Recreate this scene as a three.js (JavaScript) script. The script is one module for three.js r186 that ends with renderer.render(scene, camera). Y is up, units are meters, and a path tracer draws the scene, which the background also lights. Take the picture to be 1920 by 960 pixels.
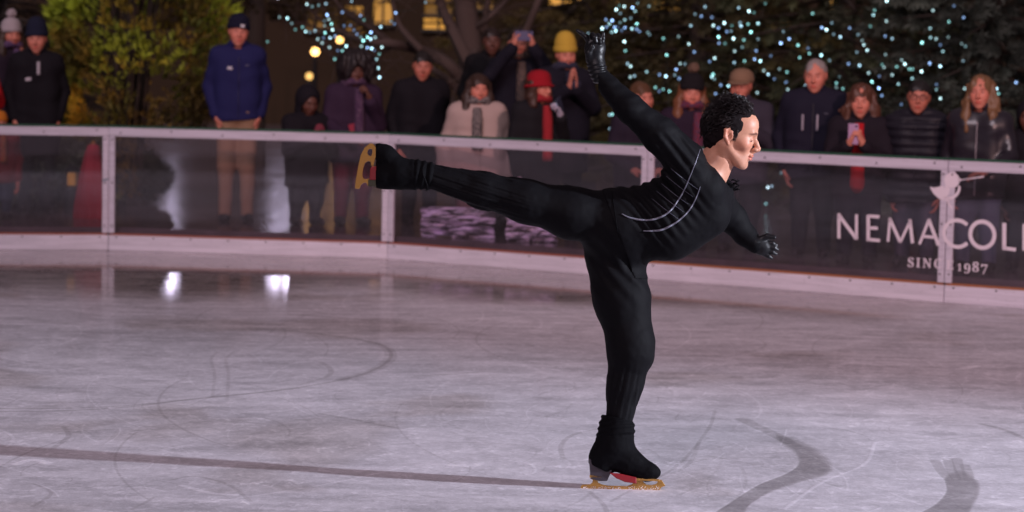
import * as THREE from 'three';
import { mergeGeometries } from 'three/addons/utils/BufferGeometryUtils.js';
import { FontLoader } from 'three/addons/loaders/FontLoader.js';
import { TextGeometry } from 'three/addons/geometries/TextGeometry.js';
import { RoundedBoxGeometry } from 'three/addons/geometries/RoundedBoxGeometry.js';

// ---------------------------------------------------------------- camera, sky, sun, exposure
const FPX = 4760, PW = 1920, PH = 960;                 // focal length in photograph pixels, photograph size
const CAM_H = 1.75, PITCH = Math.atan(400 / FPX), ROLL = Math.atan(0.0213);
const scene = new THREE.Scene();
const camera = new THREE.PerspectiveCamera(2 * Math.atan(PH / 2 / FPX) * 180 / Math.PI, 2, 0.5, 400);
camera.position.set(0, CAM_H, 0);
camera.rotation.order = 'YXZ';
camera.rotation.set(-PITCH, 0, ROLL);
camera.updateMatrixWorld(true);
camera.focus = 10.0;
camera.userData.fStop = camera.getFocalLength() / 1000 / 0.0265;

const renderer = new THREE.WebGLRenderer({ antialias: true });
renderer.setSize(1024, 512);
renderer.toneMapping = THREE.LinearToneMapping;
renderer.toneMappingExposure = 1.02;
renderer.shadowMap.enabled = true;

{ // overcast night sky lit by the town and the rink: dim, even, slightly lavender
  const w = 64, h = 32, d = new Float32Array(w * h * 4);
  for (let j = 0; j < h; j++) for (let i = 0; i < w; i++) {
    const up = (j + 0.5) / h * 2 - 1, g = up > 0 ? 0.85 + 0.25 * up : 0.5, k = (j * w + i) * 4;
    d[k] = 0.112 * g; d[k + 1] = 0.086 * g; d[k + 2] = 0.098 * g; d[k + 3] = 1;
  }
  const t = new THREE.DataTexture(d, w, h, THREE.RGBAFormat, THREE.FloatType);
  t.mapping = THREE.EquirectangularReflectionMapping; t.needsUpdate = true;
  scene.background = t; scene.environment = t;
}
const sun = new THREE.DirectionalLight(new THREE.Color().setRGB(1, 0.80, 0.90), 1.08);
sun.position.set(-6, 16, 9); sun.target.position.set(0, 0, -14);
sun.castShadow = true; sun.shadow.radius = 45;
sun.shadow.camera.left = -20; sun.shadow.camera.right = 20; sun.shadow.camera.top = 20; sun.shadow.camera.bottom = -20; sun.shadow.camera.far = 80;
scene.add(sun, sun.target);

function spotLight(p, target, color, intensity, angle, penumbra, radius) {
  const l = new THREE.SpotLight(new THREE.Color().setRGB(...color), intensity, 0, angle, penumbra, 2);
  l.position.set(...p); l.target.position.set(...target); l.castShadow = true; l.shadow.radius = radius;
  scene.add(l, l.target); return l;
}
// floodlights out of view, the pink one added to redden the crowd (their fittings are built with the rink, further down)
const FLOODS = [
  { p: [14.0, 3.7, -7.0], to: [-0.3, 0.3, -10.3], c: [0.83, 0.86, 1], i: 1120, a: 0.30, pen: 0.85, r: 7, label: 'round stage floodlight on a stand at the right side of the ice' },
  { p: [5.5, 6.0, 1.0], to: [0.5, 1.6, -21.5], c: [1, 0.60, 0.58], i: 470, a: 0.27, pen: 0.9, r: 10, label: 'unseen pink floodlight near the camera, added to redden the crowd' },
];

// ---------------------------------------------------------------- helpers
let seed = 7;
const rnd = () => { seed = (seed * 1664525 + 1013904223) >>> 0; return seed / 4294967296; };
const rr = (a, b) => a + (b - a) * rnd();
const V = (x, y, z) => new THREE.Vector3(x, y, z);
const lerp = (a, b, t) => a + (b - a) * t, clamp = (x, a = 0, b = 1) => Math.min(b, Math.max(a, x));
const smooth = (a, b, x) => { const t = clamp((x - a) / (b - a)); return t * t * (3 - 2 * t); };
const lin = (r, g, b) => new THREE.Color().setRGB(r, g, b);
function mat(c, roughness = 0.8, more = {}) { return new THREE.MeshStandardMaterial({ color: Array.isArray(c) ? lin(...c) : c, roughness, ...more }); }
function phys(c, roughness = 0.8, more = {}) { return new THREE.MeshPhysicalMaterial({ color: Array.isArray(c) ? lin(...c) : c, roughness, ...more }); }
const used = {};
function numbered(name) { const n = used[name] = (used[name] ?? -1) + 1; return n ? name + '_' + String(n).padStart(3, '0') : name; }
function tag(o, label, category, group, kind) {
  if (label) o.userData.label = label;
  if (category) o.userData.category = category;
  if (group) o.userData.group = group;
  if (kind) o.userData.kind = kind;
  return o;
}
function thing(name, label, category, pos = [0, 0, 0], turn = 0, group) {
  const o = new THREE.Group(); o.name = numbered(name); o.position.set(...pos); o.rotation.y = turn; scene.add(o);
  return tag(o, label, category, group);
}
function part(name, geo, material, parent, pos, rot) {
  const m = new THREE.Mesh(geo, material); m.name = name; m.castShadow = m.receiveShadow = true;
  if (pos) m.position.set(...pos); if (rot) m.rotation.set(...rot);
  if (parent) parent.add(m); return m;
}
function struct(name, geo, material) { const m = part(name, geo, material, scene); m.userData.kind = 'structure'; return m; }

// pixel of the photograph -> world
const camRight = V(1, 0, 0).applyQuaternion(camera.quaternion), camUp = V(0, 1, 0).applyQuaternion(camera.quaternion), camFwd = V(0, 0, -1).applyQuaternion(camera.quaternion);
function at(px, py, depth) {
  return camera.position.clone().addScaledVector(camFwd, depth).addScaledVector(camRight, (px - PW / 2) / FPX * depth).addScaledVector(camUp, -(py - PH / 2) / FPX * depth);
}
function groundAt(px, py, y = 0) {
  const d = at(px, py, 1).sub(camera.position); return camera.position.clone().addScaledVector(d, (y - CAM_H) / d.y);
}
const depthOf = (p) => p.clone().sub(camera.position).dot(camFwd);

// value noise
function hash3(x, y, z) { let h = Math.imul(x, 374761393) ^ Math.imul(y, 668265263) ^ Math.imul(z, 2147483647 - 97); h = Math.imul(h ^ (h >>> 13), 1274126177); return ((h ^ (h >>> 16)) >>> 0) / 4294967296; }
function noise2(x, y, s = 0) {
  const xi = Math.floor(x), yi = Math.floor(y); let u = x - xi, v = y - yi; u = u * u * (3 - 2 * u); v = v * v * (3 - 2 * v);
  return lerp(lerp(hash3(xi, yi, s), hash3(xi + 1, yi, s), u), lerp(hash3(xi, yi + 1, s), hash3(xi + 1, yi + 1, s), u), v);
}
function noise3(x, y, z) {
  const xi = Math.floor(x), yi = Math.floor(y), zi = Math.floor(z); let u = x - xi, v = y - yi, w = z - zi; u = u * u * (3 - 2 * u); v = v * v * (3 - 2 * v); w = w * w * (3 - 2 * w);
  const f = (a, b, c) => hash3(xi + a, yi + b, zi + c);
  return lerp(lerp(lerp(f(0, 0, 0), f(1, 0, 0), u), lerp(f(0, 1, 0), f(1, 1, 0), u), v), lerp(lerp(f(0, 0, 1), f(1, 0, 1), u), lerp(f(0, 1, 1), f(1, 1, 1), u), v), w);
}
function fbm2(x, y, oct = 4, s = 0) { let a = 0, k = 0.5; for (let i = 0; i < oct; i++) { a += k * noise2(x, y, s + i); x = x * 2.03 + 17.1; y = y * 2.03 + 5.3; k *= 0.5; } return a / (1 - Math.pow(0.5, oct)); }

// tubes with a radius at every point
function tube(pts, radii, seg = 8, smoothPath = true, steps) {
  pts = pts.map((p) => p.isVector3 ? p : V(...p));
  const curve = smoothPath && pts.length > 2 ? new THREE.CatmullRomCurve3(pts, false, 'centripetal') : null;
  const n = steps ?? (curve ? (pts.length - 1) * 5 : pts.length - 1);
  const pos = [], idx = [], uv = [];
  let prev = null;
  for (let i = 0; i <= n; i++) {
    const t = i / n;
    let p, tan;
    if (curve) { p = curve.getPoint(t); tan = curve.getTangent(t); } else { const f = t * (pts.length - 1), k = Math.min(pts.length - 2, Math.floor(f)); p = pts[k].clone().lerp(pts[k + 1], f - k); tan = pts[k + 1].clone().sub(pts[k]).normalize(); }
    const f = t * (radii.length - 1), k = Math.min(radii.length - 2, Math.floor(f)), r = radii.length === 1 ? radii[0] : lerp(radii[k], radii[k + 1], f - k);
    let a = prev ? prev.clone().addScaledVector(tan, -prev.dot(tan)) : (Math.abs(tan.y) < 0.9 ? V(0, 1, 0) : V(1, 0, 0)).cross(tan);
    a.normalize(); prev = a; const b = tan.clone().cross(a);
    for (let j = 0; j <= seg; j++) { const q = j / seg * Math.PI * 2, c = Math.cos(q) * r, s = Math.sin(q) * r; pos.push(p.x + a.x * c + b.x * s, p.y + a.y * c + b.y * s, p.z + a.z * c + b.z * s); uv.push(j / seg, t); }
  }
  for (let i = 0; i < n; i++) for (let j = 0; j < seg; j++) { const a = i * (seg + 1) + j, b = a + seg + 1; idx.push(a, a + 1, b, a + 1, b + 1, b); }
  for (const [ring, flip] of [[0, true], [n, false]]) { // end caps
    const c = pos.length / 3, o = ring * (seg + 1); let x = 0, y = 0, z = 0;
    for (let j = 0; j < seg; j++) { x += pos[(o + j) * 3]; y += pos[(o + j) * 3 + 1]; z += pos[(o + j) * 3 + 2]; }
    pos.push(x / seg, y / seg, z / seg); uv.push(0, 0);
    for (let j = 0; j < seg; j++) flip ? idx.push(c, o + j + 1, o + j) : idx.push(c, o + j, o + j + 1);
  }
  const g = new THREE.BufferGeometry();
  g.setAttribute('position', new THREE.Float32BufferAttribute(pos, 3)); g.setAttribute('uv', new THREE.Float32BufferAttribute(uv, 2)); g.setIndex(idx); g.computeVertexNormals(); return g;
}
function merge(list) { // position, normal (uv, color where all have it)
  const keep = ['position', 'normal', 'uv', 'color'].filter((k) => list.every((g) => g.attributes[k]));
  return mergeGeometries(list.map((g) => { const o = g.index ? g : g.clone(); if (!o.index) o.setIndex([...Array(o.attributes.position.count).keys()]); const q = new THREE.BufferGeometry(); for (const k of keep) q.setAttribute(k, o.attributes[k]); q.setIndex(o.index); return q; }));
}
const box = (w, h, d, x = 0, y = 0, z = 0) => new THREE.BoxGeometry(w, h, d).translate(x, y, z);

// ---------------------------------------------------------------- distance fields and their surface
// primitives: cone between two points with a radius at each end (s squeezes an axis), ellipsoid; joined by a smooth minimum, or cut away
const cone = (a, b, ra, rb = ra, k = 0.03, sub = false) => ({ t: 0, ax: a[0], ay: a[1], az: a[2], bx: b[0] - a[0], by: b[1] - a[1], bz: b[2] - a[2], ra, rb, k, sub, rx: 1, ry: 1, rz: 1, ca: 1, sa: 0, inv: 1 / Math.max(1e-9, (b[0] - a[0]) ** 2 + (b[1] - a[1]) ** 2 + (b[2] - a[2]) ** 2) });
const ball = (c, r, k = 0.03, turn = 0, sub = false) => { const R = Array.isArray(r) ? r : [r, r, r]; return { t: 1, ax: c[0], ay: c[1], az: c[2], bx: 0, by: 0, bz: 0, ra: Math.min(...R), rb: 0, k, sub, rx: R[0], ry: R[1], rz: R[2], ca: Math.cos(turn), sa: Math.sin(turn), inv: 1 }; };
function chain(pts, radii, k) { const out = []; for (let i = 0; i + 1 < pts.length; i++) out.push(cone(pts[i], pts[i + 1], radii[i], radii[i + 1], k)); return out; }
function field(prims, shape) {
  const n = prims.length;
  return (x, y, z) => {
    let d = 1e3;
    for (let i = 0; i < n; i++) {
      const p = prims[i]; let e;
      const dx = x - p.ax, dy = y - p.ay, dz = z - p.az;
      if (p.t === 0) {
        let t = (dx * p.bx + dy * p.by + dz * p.bz) * p.inv; t = t < 0 ? 0 : t > 1 ? 1 : t;
        const ex = dx - p.bx * t, ey = dy - p.by * t, ez = dz - p.bz * t;
        e = Math.sqrt(ex * ex + ey * ey + ez * ez) - (p.ra + (p.rb - p.ra) * t);
      } else {
        const lx = p.ca * dx + p.sa * dy, ly = -p.sa * dx + p.ca * dy;
        const ux = lx / p.rx, uy = ly / p.ry, uz = dz / p.rz, k0 = Math.sqrt(ux * ux + uy * uy + uz * uz);
        const vx = ux / p.rx, vy = uy / p.ry, vz = uz / p.rz, k1 = Math.sqrt(vx * vx + vy * vy + vz * vz);
        e = k1 < 1e-9 ? -p.ra : k0 * (k0 - 1) / k1;
      }
      if (p.sub) { const h = Math.max(p.k - Math.abs(d + e), 0) / p.k; d = Math.max(d, -e) + h * h * p.k * 0.25; }
      else { const h = Math.max(p.k - Math.abs(d - e), 0) / p.k; d = Math.min(d, e) - h * h * p.k * 0.25; }
    }
    return shape ? shape(d, x, y, z) : d;
  };
}
// surface nets on a grid; blocks that the surface cannot cross are skipped
function surface(f, lo, hi, cell, mirrored = false, slack = 1.3) {
  const nx = Math.ceil((hi[0] - lo[0]) / cell) + 2, ny = Math.ceil((hi[1] - lo[1]) / cell) + 2, nz = Math.ceil((hi[2] - lo[2]) / cell) + 2, B = 6;
  const v = new Float32Array(nx * ny * nz), R = B * cell * 0.87 * slack + cell;
  for (let bz = 0; bz < nz; bz += B) for (let by = 0; by < ny; by += B) for (let bx = 0; bx < nx; bx += B) {
    const c = f(lo[0] + (bx + B / 2) * cell, lo[1] + (by + B / 2) * cell, lo[2] + (bz + B / 2) * cell), skip = Math.abs(c) > R;
    for (let k = bz; k < Math.min(nz, bz + B); k++) for (let j = by; j < Math.min(ny, by + B); j++) for (let i = bx; i < Math.min(nx, bx + B); i++)
      v[(k * ny + j) * nx + i] = skip ? Math.sign(c) * 9 * cell : f(lo[0] + i * cell, lo[1] + j * cell, lo[2] + k * cell);
  }
  const id = new Int32Array(nx * ny * nz).fill(-1), pos = [], idx = [];
  const C = [0, 1, nx, nx + 1, nx * ny, nx * ny + 1, nx * ny + nx, nx * ny + nx + 1], E = [[0, 1], [2, 3], [4, 5], [6, 7], [0, 2], [1, 3], [4, 6], [5, 7], [0, 4], [1, 5], [2, 6], [3, 7]];
  for (let k = 0; k < nz - 1; k++) for (let j = 0; j < ny - 1; j++) for (let i = 0; i < nx - 1; i++) {
    const o = (k * ny + j) * nx + i; let m = 0;
    for (let q = 0; q < 8; q++) if (v[o + C[q]] < 0) m |= 1 << q;
    if (m === 0 || m === 255) continue;
    let x = 0, y = 0, z = 0, n = 0;
    for (const [a, b] of E) {
      if (((m >> a) & 1) === ((m >> b) & 1)) continue;
      const va = v[o + C[a]], vb = v[o + C[b]], t = va / (va - vb);
      x += lerp(a & 1, b & 1, t); y += lerp((a >> 1) & 1, (b >> 1) & 1, t); z += lerp(a >> 2, b >> 2, t); n++;
    }
    id[o] = pos.length / 3; pos.push(lo[0] + (i + x / n) * cell, lo[1] + (j + y / n) * cell, lo[2] + (k + z / n) * cell);
  }
  const quad = (a, b, c, d, flip) => { if (a < 0 || b < 0 || c < 0 || d < 0) return; (flip !== mirrored) ? idx.push(a, c, b, a, d, c) : idx.push(a, b, c, a, c, d); };
  for (let k = 1; k < nz - 1; k++) for (let j = 1; j < ny - 1; j++) for (let i = 1; i < nx - 1; i++) {
    const o = (k * ny + j) * nx + i, s = v[o] < 0;
    if (s !== (v[o + 1] < 0)) quad(id[o - nx - nx * ny], id[o - nx * ny], id[o], id[o - nx], !s);
    if (s !== (v[o + nx] < 0)) quad(id[o - 1 - nx * ny], id[o - nx * ny], id[o], id[o - 1], s);
    if (s !== (v[o + nx * ny] < 0)) quad(id[o - 1 - nx], id[o - nx], id[o], id[o - 1], !s);
  }
  const g = new THREE.BufferGeometry();
  g.setAttribute('position', new THREE.Float32BufferAttribute(pos, 3)); g.setIndex(idx); g.computeVertexNormals(); return g;
}
function paint(g, fn) { // own colours of a surface, point by point
  const p = g.attributes.position, c = new Float32Array(p.count * 3);
  for (let i = 0; i < p.count; i++) { const q = fn(p.getX(i), p.getY(i), p.getZ(i)); c[i * 3] = q[0]; c[i * 3 + 1] = q[1]; c[i * 3 + 2] = q[2]; }
  g.setAttribute('color', new THREE.BufferAttribute(c, 3)); return g;
}
// ---------------------------------------------------------------- the ice
const IX0 = -4.5, IX1 = 4.5, IZ0 = -21.6, IZ1 = -9.1, IW = 2048, IH = 2048; // metres covered by one turn of the ice texture
function iceTextures() {
  const cv = document.createElement('canvas'); cv.width = IW; cv.height = IH;
  const c = cv.getContext('2d');
  const U = (p) => [(p.x - IX0) / (IX1 - IX0) * IW, (p.z - IZ0) / (IZ1 - IZ0) * IH];
  const line = (pts, width, style, close) => { // width in metres
    c.save(); c.scale(IW / (IX1 - IX0), IH / (IZ1 - IZ0)); c.beginPath();
    pts.forEach((p, i) => { const x = p.x - IX0, y = p.z - IZ0; i ? c.lineTo(x, y) : c.moveTo(x, y); });
    if (close) { c.closePath(); c.fillStyle = style; c.fill(); } else { c.lineWidth = width; c.lineCap = 'round'; c.lineJoin = 'round'; c.strokeStyle = style; c.stroke(); }
    c.restore();
  };
  const curve = (list) => new THREE.CatmullRomCurve3(list.map(([x, y]) => groundAt(x, y)), false, 'centripetal').getPoints(list.length * 8);
  c.fillStyle = 'rgb(128,128,128)'; c.fillRect(0, 0, IW, IH);
  // small cuts of blades: long thin arcs, dark or pale
  for (let i = 0; i < 1100; i++) {
    const x = rr(IX0, IX1), z = rr(IZ0, IZ1), R = rr(0.25, 3.5), a0 = rr(0, 6.3), da = rr(0.2, 1.5) * (R < 1 ? 1.6 : 0.6), pts = [];
    for (let k = 0; k <= 14; k++) { const a = a0 + da * k / 14; pts.push(V(x + R * Math.cos(a), 0, z + R * Math.sin(a))); }
    const dark = rnd() < 0.5;
    line(pts, rr(0.005, 0.016), dark ? `rgba(50,50,50,${rr(0.06, 0.30)})` : `rgba(240,240,240,${rr(0.06, 0.34)})`);
  }
  for (let i = 0; i < 2600; i++) { // hair-thin scratches
    const x = rr(IX0, IX1), z = rr(-14, IZ1), a = rr(-0.7, 0.7) + (rnd() < 0.35 ? 1.57 : 0), l = rr(0.05, 0.5), b = rr(-0.4, 0.4), pts = [];
    for (let k = 0; k <= 5; k++) { const u = k / 5; pts.push(V(x + Math.cos(a) * l * u - Math.sin(a) * b * l * u * (1 - u), 0, z + Math.sin(a) * l * u + Math.cos(a) * b * l * u * (1 - u))); }
    line(pts, rr(0.003, 0.007), rnd() < 0.45 ? `rgba(50,50,50,${rr(0.08, 0.34)})` : `rgba(250,250,250,${rr(0.08, 0.42)})`);
  }
  // snow scraped up by blades: short pale flecks in loose trails
  for (let i = 0; i < 420; i++) {
    const x = rr(IX0, IX1), z = rnd() < 0.6 ? rr(-12, IZ1) : rr(IZ0, IZ1), a = rr(-0.5, 0.5) + (rnd() < 0.3 ? 1.5 : 0), n = 2 + Math.floor(rnd() * 8);
    for (let k = 0; k < n; k++) { const u = k * rr(0.03, 0.07), px = x + Math.cos(a) * u + rr(-0.03, 0.03), pz = z + Math.sin(a) * u + rr(-0.04, 0.04), l = rr(0.006, 0.04); line([V(px, 0, pz), V(px + l * rr(-1, 1), 0, pz + rr(-0.04, 0.04)), V(px + l, 0, pz + rr(-0.03, 0.03))], rr(0.006, 0.022), `rgba(255,255,255,${rr(0.08, 0.4)})`); }
  }
  // the marks that stand out in the photograph
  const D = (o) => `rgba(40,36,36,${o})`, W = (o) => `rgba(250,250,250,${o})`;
  line(curve([[-40, 772], [120, 770], [240, 763], [360, 748], [520, 732], [640, 712], [700, 694], [731, 672], [728, 655], [700, 642], [640, 632], [560, 622], [470, 616]]), 0.022, D(0.42));
  line(curve([[640, 712], [700, 694], [731, 672], [724, 652], [690, 640]]), 0.07, D(0.25));
  line(curve([[0, 766], [180, 764], [400, 745], [560, 728]]), 0.02, D(0.5));
  line(curve([[398, 745], [402, 700], [396, 672], [408, 660]]), 0.018, D(0.2)); line(curve([[425, 750], [428, 700], [424, 672], [438, 660]]), 0.018, D(0.2));
  line(curve([[560, 722], [615, 705], [618, 690], [600, 678]]), 0.03, D(0.25));
  line(curve([[780, 705], [850, 701], [905, 697]]), 0.03, D(0.34));
  line(curve([[600, 776], [680, 790], [745, 803]]), 0.03, D(0.3));
  line(curve([[1055, 860], [1052, 835], [1075, 815], [1120, 804]]), 0.022, D(0.3));
  line(curve([[1105, 922], [1130, 945], [1140, 965]]), 0.02, D(0.3)); line(curve([[1145, 940], [1190, 915], [1260, 880], [1330, 800], [1340, 770]]), 0.016, D(0.26));
  line(curve([[1470, 955], [1540, 905], [1620, 870], [1640, 830]]), 0.016, W(0.35)); line(curve([[1230, 905], [1290, 870], [1310, 830]]), 0.02, D(0.22));
  line(curve([[1840, 795], [1880, 805], [1920, 822]]), 0.03, D(0.35)); line(curve([[1620, 730], [1680, 720], [1740, 735]]), 0.02, D(0.2));
  line(curve([[800, 625], [870, 622], [900, 628]]), 0.1, D(0.2)); line(curve([[560, 590], [640, 596], [690, 600]]), 0.05, D(0.3));
  line(curve([[320, 900], [360, 893], [420, 906], [470, 940]]), 0.018, D(0.25)); line(curve([[60, 905], [95, 925], [60, 950]]), 0.016, D(0.25)); line(curve([[120, 800], [128, 818], [100, 840]]), 0.025, D(0.3));
  line(curve([[340, 910], [400, 925], [440, 928]]), 0.03, W(0.5)); line(curve([[30, 870], [60, 862], [90, 868]]), 0.04, W(0.5));
  line(curve([[1560, 690], [1600, 680], [1640, 684], [1680, 694]]), 0.05, W(0.25)); line(curve([[1800, 692], [1830, 686]]), 0.06, W(0.6));
  line(curve([[900, 597], [1000, 592], [1080, 594]]), 0.06, W(0.28)); line(curve([[380, 620], [520, 612], [600, 616]]), 0.07, W(0.14));
  // cast shadows of arm and hand at the right, painted into the ice colour
  const shadowBlob = (list, o) => { const g = list.map(([x, y]) => groundAt(x, y)), m = g.reduce((s, p) => s.add(p), V(0, 0, 0)).multiplyScalar(1 / g.length); for (const [k, q] of [[1.05, 0.22], [1.0, 0.34], [0.95, 0.30], [0.9, 0.2]]) line(new THREE.CatmullRomCurve3(g.map((p) => p.clone().sub(m).multiplyScalar(k).add(m)), true).getPoints(90), 0, D(o * q), true); };
  shadowBlob([[1455, 815], [1500, 828], [1538, 850], [1556, 874], [1548, 890], [1505, 902], [1450, 920], [1400, 950], [1380, 972], [1335, 972], [1370, 942], [1425, 908], [1475, 888], [1498, 870], [1490, 846], [1468, 830]], 0.85);
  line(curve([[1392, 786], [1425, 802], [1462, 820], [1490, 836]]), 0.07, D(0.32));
  shadowBlob([[1775, 892], [1800, 884], [1826, 896], [1836, 918], [1824, 945], [1796, 972], [1722, 972], [1755, 945], [1774, 922]], 0.85);
  for (const q of [[[1753, 864], [1764, 882], [1780, 900]], [[1776, 860], [1783, 880], [1794, 900]], [[1794, 860], [1798, 880], [1806, 900]], [[1808, 872], [1814, 886], [1816, 900]]]) line(curve(q), 0.045, D(0.36));  // fingers of the painted hand shadow
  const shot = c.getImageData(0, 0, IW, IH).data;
  const map = new Uint8Array(IW * IH * 4), gloss = new Uint8Array(IW * IH * 4), bump = new Uint8Array(IW * IH * 4);
  for (let j = 0; j < IH; j++) {
    const z = lerp(IZ0, IZ1, (j + 0.5) / IH);
    for (let i = 0; i < IW; i++) {
      const x = lerp(IX0, IX1, (i + 0.5) / IW), k = (j * IW + i) * 4;
      const wx = x + 0.5 * (noise2(x * 0.5, z * 0.5, 41) - 0.5), wz = z + 1.4 * (noise2(x * 0.45 + 9, z * 0.6, 42) - 0.5);
      const broad = fbm2(wx * 0.55, wz * 0.5, 3, 3), patch = fbm2(wx * 1.1 + 7, wz * 0.85, 4, 11), fine = fbm2(x * 6, z * 9, 3, 23), grain = hash3(i, j, 5), streak = fbm2(wx * 1.3 + wz * 0.6, wz * 9 + 4, 3, 52);
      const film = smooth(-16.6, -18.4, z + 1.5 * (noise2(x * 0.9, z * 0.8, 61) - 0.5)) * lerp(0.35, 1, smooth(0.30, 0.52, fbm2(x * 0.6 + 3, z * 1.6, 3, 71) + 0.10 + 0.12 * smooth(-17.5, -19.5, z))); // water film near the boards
      const damp = smooth(0.55, 0.72, patch) * 0.55;
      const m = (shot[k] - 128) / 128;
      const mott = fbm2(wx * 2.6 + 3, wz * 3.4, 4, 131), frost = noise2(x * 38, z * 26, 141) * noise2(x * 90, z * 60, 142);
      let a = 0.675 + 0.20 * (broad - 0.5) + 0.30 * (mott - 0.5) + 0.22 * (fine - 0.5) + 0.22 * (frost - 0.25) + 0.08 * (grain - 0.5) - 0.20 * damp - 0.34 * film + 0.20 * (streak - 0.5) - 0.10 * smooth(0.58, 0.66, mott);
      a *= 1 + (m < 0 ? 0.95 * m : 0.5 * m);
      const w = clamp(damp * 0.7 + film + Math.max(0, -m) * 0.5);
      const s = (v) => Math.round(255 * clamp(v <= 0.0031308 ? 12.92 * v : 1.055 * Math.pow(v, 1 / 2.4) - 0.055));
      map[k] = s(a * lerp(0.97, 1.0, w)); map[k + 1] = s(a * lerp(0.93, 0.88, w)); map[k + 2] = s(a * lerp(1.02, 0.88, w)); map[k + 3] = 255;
      gloss[k] = Math.round(255 * clamp(0.72 * film + 0.10 * damp + 0.10 * smooth(-11, -14, z))); gloss[k + 1] = Math.round(255 * clamp(0.72 - 0.12 * damp)); gloss[k + 2] = 0; gloss[k + 3] = 255;
      const b = clamp(0.5 + 0.35 * (fine - 0.5) + 0.3 * m + 0.1 * (grain - 0.5)); bump[k] = bump[k + 1] = bump[k + 2] = Math.round(255 * b); bump[k + 3] = 255;
    }
  }
  return [map, gloss, bump].map((d, n) => { const t = new THREE.DataTexture(d, IW, IH); t.magFilter = THREE.LinearFilter; t.minFilter = THREE.LinearMipmapLinearFilter; t.generateMipmaps = true; t.wrapS = t.wrapT = THREE.RepeatWrapping; if (!n) t.colorSpace = THREE.SRGBColorSpace; t.needsUpdate = true; return t; });
}
// corners of the boards, from left to right (they stand on the ice; a gentle bend to the right)
const POSTS = [[203, 468.8], [727, 485.5], [1210, 523], [1770, 567.2]].map(([x, y]) => groundAt(x, y));
{
  const len = POSTS[0].distanceTo(POSTS[1]), l = groundAt(0, 468).sub(POSTS[0]).normalize(), r = groundAt(1920, 578).sub(POSTS[3]).normalize();
  POSTS.unshift(POSTS[0].clone().addScaledVector(l, len)); POSTS.unshift(POSTS[0].clone().addScaledVector(l.applyAxisAngle(V(0, 1, 0), -0.1), len));
  POSTS.push(POSTS.at(-1).clone().addScaledVector(r, len)); POSTS.push(POSTS.at(-1).clone().addScaledVector(r.applyAxisAngle(V(0, 1, 0), -0.25), len));
}
{
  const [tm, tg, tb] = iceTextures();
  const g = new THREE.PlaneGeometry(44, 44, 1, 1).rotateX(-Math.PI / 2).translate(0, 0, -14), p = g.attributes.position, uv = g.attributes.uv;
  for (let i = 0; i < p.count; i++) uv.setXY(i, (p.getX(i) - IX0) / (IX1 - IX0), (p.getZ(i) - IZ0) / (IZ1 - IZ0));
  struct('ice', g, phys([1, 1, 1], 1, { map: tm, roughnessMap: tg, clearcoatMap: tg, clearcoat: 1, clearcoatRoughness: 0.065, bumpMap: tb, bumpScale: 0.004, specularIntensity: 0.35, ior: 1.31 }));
}
const PLAZA = 0.18;
{ // wet stone paving behind the boards
  const N = 256, d = new Uint8Array(N * N * 4), r = new Uint8Array(N * N * 4), b = new Uint8Array(N * N * 4);
  for (let j = 0; j < N; j++) for (let i = 0; i < N; i++) {
    const k = (j * N + i) * 4, t = (f) => { const u = i / N * f, v = j / N * f; return lerp(lerp(noise2(u, v, f), noise2(u - f, v, f), i / N), lerp(noise2(u, v - f, f), noise2(u - f, v - f, f), i / N), j / N); };
    const a = 0.5 * t(6) + 0.3 * t(17) + 0.2 * t(50), v = 70 + 70 * a;
    d[k] = v; d[k + 1] = v * 0.93; d[k + 2] = v * 0.97; d[k + 3] = 255;
    r[k] = 0; r[k + 1] = 255 * clamp(0.09 + 0.15 * t(9)); r[k + 2] = 0; r[k + 3] = 255; b[k] = b[k + 1] = b[k + 2] = 255 * clamp(0.6 * t(11) + 0.4 * t(40)); b[k + 3] = 255;
  }
  const T = (a, s) => { const t = new THREE.DataTexture(a, N, N); t.magFilter = THREE.LinearFilter; t.wrapS = t.wrapT = THREE.RepeatWrapping; t.repeat.set(0.5, 0.5); if (s) t.colorSpace = THREE.SRGBColorSpace; t.needsUpdate = true; return t; };
  const s = new THREE.Shape(); const q = POSTS.map((p) => [p.x, -(p.z - 0.10)]);
  s.moveTo(-45, q[0][1]); for (const [x, y] of q) s.lineTo(x, y); s.lineTo(45, q.at(-1)[1]); s.lineTo(45, 75); s.lineTo(-45, 75);
  const g = new THREE.ExtrudeGeometry(s, { depth: 0.30, bevelEnabled: false }).rotateX(-Math.PI / 2).translate(0, PLAZA - 0.30, 0);
  struct('pavement', g, mat([1, 1, 1], 1, { map: T(d, true), roughnessMap: T(r), bumpMap: T(b), bumpScale: 0.0016 }));
}

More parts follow.
